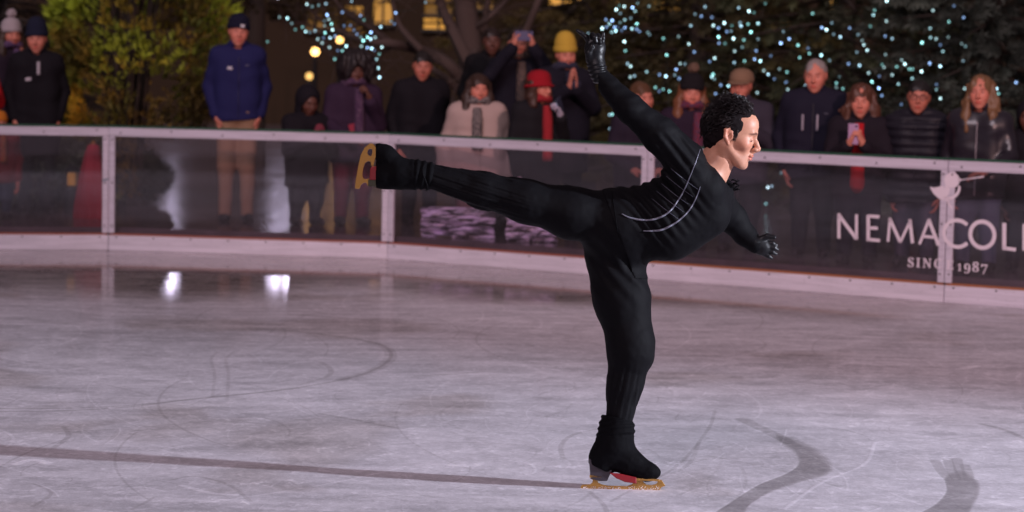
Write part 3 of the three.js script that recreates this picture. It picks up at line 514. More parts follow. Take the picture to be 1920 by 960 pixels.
// ---------------------------------------------------------------- fairy lights: strings of small cool white bulbs
{
  const crop = (list, x0, y0, k) => list.map(([x, y]) => [x0 + x / k, y0 + y / k]);
  const right = [
    ...crop([[295, 48], [338, 57], [457, 28], [413, 67], [437, 100], [266, 85], [302, 120], [562, 55], [343, 178], [396, 163], [173, 176], [230, 184], [205, 214], [302, 202], [177, 242], [140, 255], [252, 245], [277, 242], [343, 247], [316, 272], [262, 277], [226, 288], [408, 258], [450, 262], [473, 284], [452, 214], [550, 293], [565, 311], [690, 345], [827, 328], [340, 373], [349, 456], [367, 573], [395, 595], [721, 494], [968, 467], [921, 394], [937, 230], [1065, 60], [1368, 70], [975, 127], [1128, 156], [1032, 145], [1140, 228], [1186, 251], [1239, 207], [1306, 230], [1262, 283], [1300, 280], [1380, 205], [1390, 233], [1453, 217], [1461, 100], [1508, 113], [1542, 210], [1478, 288], [1187, 332], [1415, 360], [1322, 347], [1192, 388], [1245, 391], [1332, 460], [1400, 424], [1543, 350], [1526, 456], [1152, 523], [1108, 553], [1328, 563], [1421, 549], [1512, 531], [1563, 549], [1657, 502], [1770, 284], [1823, 350], [1747, 388], [1903, 407], [1596, 634], [1634, 668], [1689, 710], [1735, 621], [1803, 648], [1795, 740], [1810, 807], [1497, 689], [1535, 834], [1275, 773], [1207, 765], [1160, 843], [1138, 668], [1127, 690], [1150, 710], [841, 572], [805, 624], [793, 675], [833, 706], [713, 686], [655, 672], [540, 645], [428, 682], [392, 693], [618, 787], [652, 820], [687, 803], [745, 822], [1607, 30], [885, 575], [12, 300]], 1100, 0, 4.8),
    ...crop([[140, 80], [195, 165], [223, 178], [266, 205], [306, 221], [362, 168], [413, 207], [437, 243], [448, 269], [405, 313], [467, 301], [511, 61], [504, 90], [582, 126], [486, 157], [575, 216], [617, 231], [577, 327], [862, 62], [845, 170], [957, 130], [1046, 105], [953, 222], [881, 233], [847, 225], [796, 255], [906, 269], [921, 308], [1036, 262], [1057, 277], [1043, 365], [905, 397], [842, 380], [793, 428], [675, 360], [694, 384], [645, 400], [720, 413], [738, 414], [557, 388], [566, 403], [617, 449], [476, 437], [540, 457], [497, 490], [537, 529], [654, 504], [737, 470], [301, 460], [282, 498], [282, 523], [322, 531], [337, 570], [421, 392], [355, 382], [241, 362], [192, 331], [112, 289], [120, 320], [52, 271], [62, 345], [883, 507], [883, 536], [906, 590], [1052, 531], [1255, 561], [1243, 531], [672, 626], [555, 573], [97, 513], [988, 35], [585, 5], [255, 137], [1360, 494]], 1480, 0, 3.2),
    ...crop([[103, 455], [100, 548], [82, 551], [124, 560], [153, 543], [163, 562], [477, 582], [84, 644], [122, 945], [145, 915], [1225, 938]], 1120, 60, 3.555),
    [1440, 351], [1447, 349], [1436, 382], [1790, 361], [1653, 422], [1667, 409], [1898, 439], [1887, 449]];
  const left = crop([[870, 28], [906, 45], [950, 35], [1001, 25], [1179, 6], [1115, 85], [679, 118], [735, 125], [764, 162], [789, 204], [840, 187], [860, 218], [888, 222], [926, 212], [1010, 103], [990, 145], [1020, 133], [1040, 165], [992, 178], [1048, 205], [995, 226], [945, 270], [975, 297], [985, 262], [1030, 262], [1026, 328], [1083, 350], [1062, 409], [1116, 352], [1142, 320], [1170, 176], [1127, 178], [1217, 236], [1243, 258], [1288, 257], [1260, 281], [1313, 224], [1342, 258], [1310, 270], [1247, 320], [1290, 328], [1318, 335], [1336, 348], [1388, 326], [1369, 374], [1352, 410], [1345, 440], [1362, 470], [1372, 535], [1320, 415], [1265, 138], [1240, 108], [1195, 208], [1452, 146], [1475, 165], [596, 288], [1065, 250], [1380, 185]], 340, 0, 3.6925);
  left.push([798, 4], [742, 24]);
  const tints = [[0.50, 0.82, 1], [0.62, 0.95, 1], [0.34, 0.56, 1], [0.36, 0.88, 0.86], [0.48, 0.86, 0.94]], steps = [0.6, 1.4, 2.9, 5.2];
  const bulbs = tints.map((c) => steps.map((k) => glowMat(c, k)));
  const bulbGeo = new THREE.SphereGeometry(0.0095, 10, 8).scale(1, 1.25, 1), capGeo = new THREE.CylinderGeometry(0.006, 0.007, 0.014, 6).translate(0, 0.016, 0), wireM = mat([0.012, 0.02, 0.014], 0.7);
  function string(list, D, label, dim) {
    const pts = list.map(([x, y]) => at(x, y, D + rr(-0.18, 0.18))), t = thing('fairy_lights', label, 'fairy lights', pts[0].toArray());
    const o = pts[0].clone(), path = pts.map((p) => p.clone().sub(o));
    path.forEach((p) => { const k = rnd() < dim ? Math.floor(rnd() * 2) : 1 + Math.floor(rnd() * 3), b = part('bulb', bulbGeo, bulbs[Math.floor(rnd() * tints.length)][k], t, p.toArray()); part('cap', capGeo, wireM, b); });
    if (path.length > 1) part('wire', merge(path.slice(1).map((p, k) => tube([path[k].clone().add(V(0, 0.024, 0)), path[k].clone().lerp(p, 0.5).add(V(0, -0.012 - 0.05 * path[k].distanceTo(p), 0)), p.clone().add(V(0, 0.024, 0))], [0.0025], 4, true, 4))), wireM, t);
  }
  function strings(list, cells, depth, dim) { // nearest neighbours follow each other along a wire
    for (const [inside, label, D] of cells) {
      const pool = list.filter(inside); list = list.filter((p) => !inside(p)); if (!pool.length) continue;
      const way = [pool.sort((a, b) => a[0] - b[0]).shift()];
      while (pool.length) { const [x, y] = way.at(-1); let n = 0; pool.forEach((p, k) => { if (Math.hypot(p[0] - x, p[1] - y) < Math.hypot(pool[n][0] - x, pool[n][1] - y)) n = k; }); way.push(pool.splice(n, 1)[0]); }
      string(way, D, label, dim);
    }
  }
  strings(right, [
    [([x, y]) => y > 270, 'few fairy light bulbs low down, seen through the clear panels at the right', 24.4],
    [([x, y]) => x < 1260 && y < 70, 'cool white fairy lights in a dense cluster right of the raised glove', 24.7], [([x, y]) => x < 1260, 'cool white fairy lights scattered behind the raised sleeve', 24.7],
    [([x, y]) => x < 1460 && y < 110, 'cool white fairy lights above the pompom hat and the tan cap', 24.3], [([x, y]) => x < 1500, 'cool white fairy lights at head height round the tan cap', 24.3],
    [([x, y]) => x < 1680 && y < 100, 'cool white fairy lights above the grey haired man', 24.3], [([x, y]) => x < 1680, 'cool white fairy lights between the grey haired man and the woman with the phone', 24.3],
    [([x, y]) => y < 110, 'cool white fairy lights high above the man in the padded jacket', 24.2], [() => true, 'cool white fairy lights round the head of the man in the padded jacket', 24.2]], 24, 0.42);
  strings(left, [[([x, y]) => x < 520, 'single fairy light bulb beside the shoulder of the man in navy', 24.6], [([x, y]) => x > 655 && y > 60, 'turquoise fairy lights hanging down right of the afro', 25], [([x, y]) => x > 690, 'few fairy lights high on the bare tree limbs', 25], [([x, y]) => y < 50, 'turquoise fairy lights along the upper left limb of the bare tree', 25.1], [() => true, 'turquoise fairy lights along the low left limb above the globe lamps', 25]], 25, 0.5);
}
// ---------------------------------------------------------------- things on the paving behind the boards
{
  let p = groundAt(174, 408, PLAZA), t = thing('cloth_cone', 'tall narrow red cloth cone left of the first post in view, behind the panel', 'cone', [p.x, PLAZA, p.z]);
  const g = new THREE.LatheGeometry([[0.155, 0.0], [0.15, 0.1], [0.115, 0.35], [0.07, 0.55], [0.045, 0.62], [0.0, 0.635]].map((a) => new THREE.Vector2(...a)), 40), q = g.attributes.position;
  for (let i = 0; i < q.count; i++) { const a = Math.atan2(q.getZ(i), q.getX(i)), k = 1 + 0.10 * Math.sin(a * 9 + q.getY(i) * 3) * (1 - q.getY(i)); q.setX(i, q.getX(i) * k); q.setZ(i, q.getZ(i) * k); } g.computeVertexNormals();
  part('cloth', g, mat([0.30, 0.012, 0.03], 0.85), t); part('cap', new THREE.SphereGeometry(0.022, 12, 8).translate(0, 0.64, 0), mat([0.3, 0.14, 0.02], 0.4, { metalness: 0.6 }), t);
  // added glow in a cage, standing in for an orange reflection in the panel
  p = groundAt(135, 398, PLAZA); t = thing('reflection_lantern', 'added small orange glow behind the left panel, standing in for a reflection in it', 'reflection_lantern', [p.x, PLAZA, p.z]);
  part('glass', new THREE.CylinderGeometry(0.045, 0.045, 0.11, 14).translate(0, 0.29, 0), glowMat([1, 0.42, 0.06], 0.3), t);
  part('cage', merge([0, 1, 2, 3].map((k) => box(0.012, 0.16, 0.012, Math.cos(k * 1.571 + 0.785) * 0.06, 0.29, Math.sin(k * 1.571 + 0.785) * 0.06)).concat([0.245, 0.275, 0.305, 0.335].map((y) => new THREE.TorusGeometry(0.056, 0.004, 5, 20).rotateX(Math.PI / 2).translate(0, y, 0)))), darkMetal, t);
  part('roof', new THREE.ConeGeometry(0.08, 0.06, 14).translate(0, 0.40, 0), darkMetal, t); part('base', new THREE.CylinderGeometry(0.06, 0.08, 0.21, 14).translate(0, 0.105, 0), darkMetal, t);
  // added crumpled sheets standing in for pale streaky reflections in the clear panel
  const shot = (x0, x1, y0, D, label, s) => {
    const a = at(x0, y0, D), b = at(x1, y0, D), w = a.distanceTo(b), h = (y1 => at(x0, y0, D).y - PLAZA)(0), nx = 70, ny = 60, g = new THREE.PlaneGeometry(w, h, nx, ny), q = g.attributes.position;
    for (let i = 0; i < q.count; i++) { const x = q.getX(i), y = q.getY(i) / h + 0.5, r = (u, v, k) => 1 - Math.abs(2 * noise2(u, v, k) - 1); const fold = 0.09 * r(x * 2.2 + y * 2.6 + s, y * 4.5 - x * 1.6, 7 + s) + 0.045 * r(x * 6 - y * 3, y * 11 + x * 3, 8 + s) + 0.02 * noise2(x * 22, y * 26, 9); q.setXYZ(i, x + 0.02 * (noise2(y * 6, x, 3) - 0.5), y * h + 0.005, fold * 0.6 + 0.02 * (1 - y) - 0.03); }
    g.computeVertexNormals();
    const t = thing('reflection_sheet', label, 'plastic sheet', [(a.x + b.x) / 2, PLAZA, (a.z + b.z) / 2], Math.atan2(-(b.z - a.z), b.x - a.x));
    const N = 128, d = new Uint8Array(N * N * 4); for (let j = 0; j < N; j++) for (let i = 0; i < N; i++) { const k = (j * N + i) * 4, v = 255 * clamp(0.2 + 0.8 * smooth(0.38, 0.66, fbm2(i * 0.05 + j * 0.03 + s, j * 0.16 - i * 0.02, 4, 33))); d[k] = v * 0.90; d[k + 1] = v * 0.87; d[k + 2] = v; d[k + 3] = 255; }
    const m = new THREE.DataTexture(d, N, N); m.magFilter = THREE.LinearFilter; m.colorSpace = THREE.SRGBColorSpace; m.needsUpdate = true;
    part('sheet', g, phys([1, 1, 1], 0.28, { map: m, side: THREE.DoubleSide, clearcoat: 0.6, clearcoatRoughness: 0.15 }), t);
    part('batten', box(w * 0.98, 0.03, 0.03, 0, h - 0.02, 0.01), darkMetal, t);
  };
  shot(790, 928, 388, 20.42, 'added crumpled sheet standing in for a pale reflection in the panel, under the hem of the beige coat', 1);
  shot(950, 1045, 396, 20.1, 'smaller added sheet standing in for a pale reflection, right of the dark boots under the raised leg', 5);
}
// ---------------------------------------------------------------- people: heads and hands
const HEAD_CELL = 0.0048;
function headPrims(w = 1) { // metres, face towards +z, centre of the head at the origin
  return [
    ball([0, 0.030, -0.018], [0.076 * w, 0.088, 0.094], 0.02), ball([0, -0.028, 0.022], [0.061 * w, 0.080, 0.066], 0.05), ball([0, -0.074, 0.044], [0.045 * w, 0.036, 0.040], 0.03), ball([0, -0.102, 0.064], [0.021 * w, 0.015, 0.017], 0.022),
    ball([0.040 * w, -0.030, 0.052], [0.022, 0.026, 0.026], 0.03), ball([-0.040 * w, -0.030, 0.052], [0.022, 0.026, 0.026], 0.03),
    cone([-0.030, 0.022, 0.074], [0.030, 0.022, 0.074], 0.011, 0.011, 0.018),
    ball([0.031, 0.004, 0.093], [0.019, 0.012, 0.016], 0.014, 0, true), ball([-0.031, 0.004, 0.093], [0.019, 0.012, 0.016], 0.014, 0, true),
    ball([0.031, 0.003, 0.072], [0.0125, 0.0105, 0.0125], 0.004), ball([-0.031, 0.003, 0.072], [0.0125, 0.0105, 0.0125], 0.004),
    cone([0, 0.008, 0.086], [0, -0.030, 0.108], 0.0075, 0.0105, 0.012), ball([0.011, -0.036, 0.096], [0.0085, 0.0075, 0.010], 0.008), ball([-0.011, -0.036, 0.096], [0.0085, 0.0075, 0.010], 0.008),
    ball([0, -0.061, 0.087], [0.022, 0.0065, 0.0105], 0.008), ball([0, -0.0735, 0.085], [0.019, 0.0075, 0.0105], 0.008), cone([-0.02, -0.0668, 0.099], [0.02, -0.0668, 0.099], 0.0022, 0.0022, 0.004, true),
    ball([0.074 * w, 0.0, -0.008], [0.012, 0.030, 0.018], 0.010), ball([-0.074 * w, 0.0, -0.008], [0.012, 0.030, 0.018], 0.010),
    cone([0, -0.055, -0.025], [0, -0.185, -0.042], 0.052, 0.056, 0.03),
  ];
}
function headColour(x, y, z) { // own colours of a face: lips, brows, eyes, a little red on cheeks, nose and ears
  let c = [1, 1, 1];
  const blend = (k, q) => { c = c.map((v, i) => lerp(v, q[i], k)); };
  blend(0.35 * smooth(0.045, 0.01, Math.hypot(Math.abs(x) - 0.045, y + 0.03)), [1.05, 0.74, 0.68]);
  blend(0.35 * smooth(0.02, 0.008, Math.hypot(x, y + 0.035, z - 0.105)), [1.05, 0.72, 0.66]);
  if (Math.abs(x) > 0.075) blend(0.3, [1.05, 0.7, 0.64]);
  if (z > 0.06) {
    blend(smooth(1.05, 0.75, Math.hypot(x / 0.024, (y + 0.067) / 0.0135)) * 0.8, [0.85, 0.40, 0.38]);
    const ex = Math.abs(x) - 0.031; blend(smooth(1.1, 0.9, Math.hypot(ex / 0.0125, (y - 0.003) / 0.0055)), [0.9, 1.0, 1.1]); blend(smooth(1.1, 0.85, Math.hypot(ex / 0.0058, (y - 0.003) / 0.0062)), [0.06, 0.05, 0.05]);
    blend(0.75 * smooth(1.1, 0.7, Math.hypot(ex / 0.019, (y - 0.026 + Math.abs(ex) * 0.15) / 0.0045)), [0.16, 0.12, 0.10]);
  }
  return c;
}
const HEADS = [1, 0.93].map((w) => { const g = surface(field(headPrims(w)), [-0.1, -0.19, -0.13], [0.1, 0.13, 0.13], HEAD_CELL); return paint(g, headColour); });
function handGeometry(curl, cell = 0.0036) { // wrist at the origin, fingers along +y, palm towards +z, thumb on the +x side; metres
  const pr = [cone([0, -0.03, 0], [0, 0.02, 0], 0.025, 0.027, 0.02), ball([0.002, 0.052, 0], [0.041, 0.048, 0.017], 0.02), cone([0.026, 0.014, 0.004], [0.040, 0.042, 0.012], 0.015, 0.012, 0.016)];
  const fingers = [[0.029, 0.088, 0.068, 0.13], [0.009, 0.094, 0.078, 0.03], [-0.011, 0.091, 0.072, -0.05], [-0.029, 0.082, 0.056, -0.15]];
  fingers.forEach(([x, y, L, a], n) => { let p = [x, y, 0], b = curl * (0.5 + 0.12 * n), q = p; for (let k = 0; k < 3; k++) { const l = L * [0.45, 0.31, 0.24][k]; q = [p[0] + Math.sin(a) * l * Math.cos(b), p[1] + l * Math.cos(b) * Math.cos(a), p[2] + l * Math.sin(b)]; pr.push(cone(p, q, 0.0092 - 0.0007 * k, 0.0086 - 0.0007 * k, 0.0035)); p = q; b += curl * 0.9; } });
  pr.push(cone([0.040, 0.042, 0.012], [0.060, 0.066, 0.016 + 0.012 * curl], 0.0105, 0.0095, 0.005), cone([0.060, 0.066, 0.016 + 0.012 * curl], [0.064 - 0.01 * curl, 0.092, 0.020 + 0.02 * curl], 0.0092, 0.0078, 0.004));
  return surface(field(pr), [-0.07, -0.05, -0.04], [0.09, 0.19, 0.10], cell);
}
const HANDS = { open: handGeometry(0.12), relaxed: handGeometry(0.42), grip: handGeometry(1.15) };
function placeHand(geo, wrist, dir, palm, thumb) { // thumb: the way the thumb side should look
  const y = dir.clone().normalize(), z = palm.clone().addScaledVector(y, -palm.dot(y)).normalize(); let x = y.clone().cross(z), mirror = false;
  if (x.dot(thumb) < 0) { x.negate(); mirror = true; }
  const g = geo.clone().applyMatrix4(new THREE.Matrix4().makeBasis(x, y, z).setPosition(wrist));
  if (mirror) { const a = g.index.array; for (let i = 0; i < a.length; i += 3) { const t = a[i]; a[i] = a[i + 1]; a[i + 1] = t; } g.computeVertexNormals(); }
  return g;
}
const white = (g) => paint(g, () => [1, 1, 1]);

// ---------------------------------------------------------------- people: the onlookers
const D_AT = [[-300, 20.9], [203, 20.6], [727, 20.3], [1210, 19.0], [1770, 17.7], [2100, 16.8]];
const boardDepth = (px) => { for (let i = 0; i + 1 < D_AT.length; i++) if (px <= D_AT[i + 1][0]) return lerp(D_AT[i][1], D_AT[i + 1][1], (px - D_AT[i][0]) / (D_AT[i + 1][0] - D_AT[i][0])); return 17; };
const ARMS = { // elbow and wrist from the shoulder: outwards, up, forwards; the way fingers point and the palm looks
  down: [[0.06, -0.28, -0.02], [0.05, -0.53, 0.06], [0, -1, 0.15], [-1, 0, 0.2], [0, 0, 1], 'relaxed'], pocket: [[0.075, -0.27, -0.06], [0.022, -0.50, 0.03], [-0.25, -1, 0.12], [-1, 0, 0.1], [0, 0.1, 1], 'relaxed'],
  rail: [[0.07, -0.26, 0.04], [-0.05, -0.36, 0.27], [-0.7, -0.15, 0.7], [0, -1, 0.1], [0.2, 0.3, 1], 'relaxed'], phone: [[0.05, -0.26, 0.10], [-0.105, -0.13, 0.30], [-0.35, 1, 0.15], [-1, 0, -0.2], [0, 0.3, -1], 'grip'],
  high: [[0.10, -0.08, 0.20], [-0.075, 0.16, 0.29], [-0.1, 1, 0.0], [-1, 0, -0.3], [0, 0.2, -1], 'grip'], clap: [[0.06, -0.25, 0.08], [-0.135, -0.10, 0.27], [-0.05, 1, 0.25], [-1, 0, 0], [0, 0.3, -1], 'open'],
  lift: [[0.05, -0.27, 0.06], [-0.07, -0.06, 0.22], [-0.4, 1, 0.1], [-1, 0, -0.3], [0, 0.2, -1], 'grip'],
};
const skinM = {}; const skinOf = (c) => skinM[c] ??= phys(c, 0.55, { vertexColors: true, sheen: 0.2 });
const SKIN = { fair: [0.60, 0.215, 0.15], tan: [0.48, 0.165, 0.11], brown: [0.12, 0.045, 0.03] };
const clothM = (c, r = 0.85) => phys(c, r, { specularIntensity: 0.4, sheen: 0.2, sheenRoughness: 0.6, sheenColor: lin(...c.map((v) => Math.min(1, v * 1.2))) });
function person(o) {
  const D = boardDepth(o.x) + o.off, top = at(o.x, o.top, D), k = o.k ?? 1, H = top.y - PLAZA - (o.hatUp ?? 0.01) * k, yaw = (o.yaw ?? 0) * 1.5;
  const t = thing('person', o.label, 'person', [top.x, PLAZA, top.z], Math.atan2(-top.x, -top.z + CAM_H * 0) * 0 + yaw, o.group);
  const hipY = H - 0.80 * k, shY = H - 0.305 * k, hc = V(0, H - 0.118 * k, 0.03 * k), bulk = o.bulk ?? 1, skin = SKIN[o.skin ?? 'fair'], lean = o.lean ?? 0;
  const sh = (s) => V(0.165 * k * s * bulk, shY, lean * 0.4), arms = [];
  for (const s of [-1, 1]) {
    const [e, w, dir, palm, th, hand] = (typeof (s < 0 ? o.right : o.left) === 'string' ? ARMS[s < 0 ? o.right : o.left] : (s < 0 ? o.right : o.left)) ?? ARMS.down, m = (v) => V(v[0] * s * k, v[1] * k, v[2] * k);
    arms.push({ s, a: sh(s), e: sh(s).add(m(e)), w: sh(s).add(m(w)), dir: V(dir[0] * s, dir[1], dir[2]), palm: V(palm[0] * s, palm[1], palm[2]), th: V(th[0] * s, th[1], th[2]), hand });
  }
  const P = (x, y, z) => [x, y, z];
  const torso = (r, hem) => { const L = []; for (const s of [-1, 1]) L.push(cone(P(0.075 * s * k, hem, 0.0), P(0.085 * s * k * bulk, shY - 0.06 * k, lean * 0.4), 0.112 * k * bulk + r, 0.105 * k * bulk + r, 0.08), cone(P(0.03 * s * k, shY + 0.045 * k, lean * 0.4), P(0.16 * s * k * bulk, shY - 0.01, lean * 0.4), 0.05 * k + r, 0.052 * k + r, 0.05)); return L; };
  const armPrims = (r, cut = 1) => arms.flatMap((q) => { const w = q.e.clone().lerp(q.w, cut); return [cone(q.a.toArray(), q.e.toArray(), 0.050 * k + r, 0.042 * k + r, 0.04), cone(q.e.toArray(), w.toArray(), 0.042 * k + r, 0.034 * k + r, 0.02)]; });
  const legs = (r) => [-1, 1].flatMap((s) => [cone(P(0.085 * s * k, hipY, 0), P(0.09 * s * k, hipY * 0.52, 0.015), 0.086 * k + r, 0.058 * k + r, 0.05), cone(P(0.09 * s * k, hipY * 0.52, 0.015), P(0.095 * s * k, 0.07, -0.02), 0.056 * k + r, 0.040 * k + r, 0.03)]);
  // the body: one skin from head to feet, most of it under clothes
  const hs = k * (o.headScale ?? 1), tilt = new THREE.Euler(o.nod ?? rr(0.0, 0.1), (o.turn ?? 0) + rr(-0.08, 0.08), o.roll ?? rr(-0.09, 0.09)), headM = new THREE.Matrix4().compose(hc, new THREE.Quaternion().setFromEuler(tilt), V(hs, hs, hs));
  const bodyF = field([...torso(-0.03, hipY), ...armPrims(-0.015, 1), ...legs(-0.02), cone(P(0, shY, lean * 0.4), P(0, shY + 0.12 * k, 0.0), 0.055 * k, 0.052 * k, 0.03)]);
  const reach = 0.62 * k, bodyG = [white(surface(bodyF, [-reach, 0, -0.3], [reach, Math.max(H, o.reachY ?? 0) - 0.1, 0.5], 0.022)), HEADS[o.female ? 1 : 0].clone().applyMatrix4(headM)];
  const gloves = [];
  for (const q of arms) { const g = placeHand(HANDS[q.hand].clone().scale(k, k, k), q.w.clone().addScaledVector(q.w.clone().sub(q.e).normalize(), 0.02 * k), q.dir, q.palm, q.th); (o.glove ? gloves : bodyG).push(white(g)); }
  part('body', merge(bodyG), skinOf(skin), t);
  if (gloves.length) gloves.forEach((g) => part('glove', g, clothM(o.glove), t));
  // clothes
  const hem = hipY - (o.coat ?? 0.08) * k, jr = (o.loose ?? 0.018) * 1, flare = o.flare ?? 0;
  const foldN = (x, y, z) => 0.006 * Math.sin(y * 34 + 6 * noise3(x * 7, y * 5, z * 7)) * noise3(x * 6 + 3, y * 6, z * 6) + 0.010 * (noise3(x * 9, y * 6, z * 9 + o.x) - 0.5);
  const jf = field([...torso(jr, hem - 0.1), ...armPrims(jr - 0.002, 0.97)], (d, x, y, z) => {
    if (o.puffer) d += 0.007 - 0.016 * Math.abs(Math.sin(y * Math.PI / 0.062));
    d -= foldN(x, y, z) + flare * Math.max(0, shY - 0.15 - y) * (Math.abs(x) < 0.34 ? 1 : 0);
    d = Math.max(d, hem + 0.01 * Math.sin(x * 9) - y, y > shY + 0.05 * k ? 0.058 * k - Math.hypot(x, z - 0.02 * k) : -1); return d;
  });
  const jm = o.leather ? phys(o.jacket, 0.33, { clearcoat: 0.3 }) : clothM(o.jacket, o.jr ?? 0.85);
  part(o.coatName ?? 'jacket', surface(jf, [-reach, hem - 0.03, -0.34], [reach, Math.max(shY + 0.13, o.reachY ?? 0), 0.52], 0.0125), jm, t);
  const front = (x, y) => { let z = 0.5; for (let n = 0; n < 60; n++) { const d = jf(x, y, z); if (d < 0.002) break; z -= Math.max(0.002, d * 0.7); } return z; };
  if (o.collar !== 0) { const g = new THREE.TorusGeometry(0.068 * k, 0.022 * k, 10, 26).rotateX(Math.PI / 2 - 0.28).scale(1.05, 1.5, 1.0).translate(0, shY + 0.075 * k, 0.008 + lean * 0.35); part('collar', g, jm, t); }
  if (o.zip) { const pts = []; for (let n = 0; n <= 10; n++) { const y = lerp(shY - 0.02, hem + 0.03, n / 10); pts.push(V(0, y, front(0, y) + 0.002)); } part('zip', tube(pts, [0.0045], 5), mat(o.zip, 0.4, { metalness: 0.3 }), t); }
  for (const [x, y0, y1, w, c] of o.stripes ?? []) { const pts = []; for (let n = 0; n <= 6; n++) { const y = shY + lerp(y0, y1, n / 6) * k; pts.push(V(x * k, y, front(x * k, y) + 0.002)); } part('stripe', tube(pts, [w], 6), mat(c, 0.5), t); }
  if (o.open) { const pts = []; for (let n = 0; n <= 10; n++) { const y = lerp(shY + 0.02, (o.open[1] ?? hem) + 0.02, n / 10); pts.push(V(0, y, front(0, y) - 0.036)); } part('top', tube(pts, [0.05, 0.062, 0.062, 0.062], 14), clothM(o.open[0]), t); }
  const tr = o.trousers ?? [0.02, 0.02, 0.025];
  part('trousers', surface(field([...legs(0.014), cone(P(-0.05 * k, hipY + 0.03, 0), P(0.05 * k, hipY + 0.03, 0), 0.115 * k, 0.115 * k, 0.06)], (d, x, y, z) => Math.max(d - foldN(x * 0.8, y * 0.6, z), 0.055 - y)), [-0.3, 0, -0.25], [0.3, hipY + 0.22, 0.25], 0.0135), clothM(tr), t);
  for (const s of [-1, 1]) part('shoe', surface(field([cone(P(0.095 * s * k, 0.035, -0.05), P(0.11 * s * k, 0.03, 0.12 * k), 0.038 * k, 0.034 * k, 0.03), cone(P(0.095 * s * k, 0.04, -0.03), P(0.095 * s * k, (o.boots ?? 0.1), -0.02), 0.046 * k, 0.050 * k, 0.03)], (d, x, y) => Math.max(d, 0.002 - y)), [-0.3, -0.01, -0.15], [0.3, (o.boots ?? 0.1) + 0.06, 0.25], 0.009), clothM(o.shoes ?? [0.02, 0.018, 0.02], 0.6), t);
  // hair and hat, in the head's own frame
  const strands = (d, x, y, z, amp) => d - amp * (noise3(x * 60, y * 16, z * 60) - 0.5) - amp * 1.6 * (noise3(x * 24 + 7, y * 12, z * 24) - 0.5);
  const face = [ball([0, -0.035, 0.125], [0.064, 0.088, 0.095], 0.015, 0, true)];
  const styles = {
    short: [ball([0, 0.036, -0.020], [0.083, 0.094, 0.103], 0.02), ...face], crop: [ball([0, 0.034, -0.020], [0.081, 0.091, 0.101], 0.02), ball([0, -0.04, 0.12], [0.07, 0.10, 0.1], 0.01, 0, true)],
    long: [ball([0, 0.034, -0.022], [0.088, 0.096, 0.106], 0.02), ...[-1, 1].flatMap((s) => chain([[0.076 * s, 0.04, -0.02], [0.092 * s, -0.07, 0.0], [0.098 * s, -0.17, 0.035], [0.090 * s, -0.27, 0.075]], [0.03, 0.038, 0.042, 0.02], 0.03)), ...chain([[0, 0.03, -0.06], [0, -0.1, -0.085], [0, -0.22, -0.09]], [0.07, 0.075, 0.06], 0.04), ball([0, -0.045, 0.125], [0.060, 0.10, 0.095], 0.012, 0, true)],
    bob: [ball([0, 0.034, -0.022], [0.093, 0.098, 0.110], 0.02), ...[-1, 1].flatMap((s) => chain([[0.078 * s, 0.03, -0.02], [0.098 * s, -0.07, 0.0], [0.100 * s, -0.14, 0.02]], [0.03, 0.042, 0.036], 0.03)), ...chain([[0, 0.03, -0.06], [0, -0.12, -0.085]], [0.075, 0.075], 0.04), ball([0, -0.045, 0.125], [0.058, 0.09, 0.095], 0.012, 0, true)],
    afro: [ball([0, 0.035, -0.03], [0.165, 0.150, 0.145], 0.02), ball([0.03, 0.02, -0.03], [0.155, 0.150, 0.14], 0.05), ball([0, -0.035, 0.150], [0.066, 0.090, 0.12], 0.02, 0, true)],
  };
  const place = (g) => g.applyMatrix4(headM);
  if (o.hair) { const amp = o.hair === 'afro' ? 0.022 : o.curly ? 0.018 : 0.008; part('hair', place(surface(field(styles[o.hair], (d, x, y, z) => strands(d, x, y, z, amp)), [-0.2, -0.32, -0.22], [0.2, 0.21, 0.16], o.hair === 'afro' || o.curly ? 0.0075 : 0.0065)), phys(o.hairC, 0.5, { sheen: 0.3, sheenColor: lin(...o.hairC) }), t); }
  if (o.hat) {
    const hm = clothM(o.hatC, 0.95), lathe = (pts, sy = 1.13) => new THREE.LatheGeometry(pts.map((a) => new THREE.Vector2(...a)), 36).scale(1, 1, sy).translate(0, 0, -0.012).rotateX(-0.08);
    if (o.hat === 'beanie' || o.hat === 'pompom' || o.hat === 'tall') {
      const up = o.hat === 'tall' ? 0.035 : 0.0, g = lathe([[0.080, 0.022], [0.0965, 0.026], [0.099, 0.045], [0.0965, 0.068], [0.090, 0.072], [0.091, 0.080], [0.086, 0.110 + up * 0.4], [0.068, 0.140 + up * 0.8], [0.040, 0.158 + up], [0.012, 0.164 + up], [0, 0.165 + up]]);
      const p = g.attributes.position; for (let i = 0; i < p.count; i++) { const a = Math.atan2(p.getZ(i), p.getX(i)), s = 1 + 0.018 * Math.cos(a * 34) * (p.getY(i) < 0.15 ? 1 : 0) + 0.03 * (noise3(p.getX(i) * 14, p.getY(i) * 14, p.getZ(i) * 14 + o.x) - 0.5); p.setX(i, p.getX(i) * s); p.setZ(i, p.getZ(i) * s); } g.computeVertexNormals();
      const hat = part('hat', place(g), hm, t);
      if (o.hat === 'pompom') part('pompom', place(surface(field([ball([0, 0.195, -0.02], 0.042, 0.01)], (d, x, y, z) => d - 0.020 * (noise3(x * 90, y * 90, z * 90) - 0.4)), [-0.08, 0.12, -0.09], [0.08, 0.27, 0.06], 0.006)), clothM(o.pom ?? o.hatC), hat);
      if (o.badge) part('badge', place(new RoundedBoxGeometry(0.036, 0.026, 0.006, 2, 0.002).rotateX(-0.15).translate(0.018, 0.056, 0.099)), mat(o.badge, 0.6), hat);
    } else if (o.hat === 'cap') {
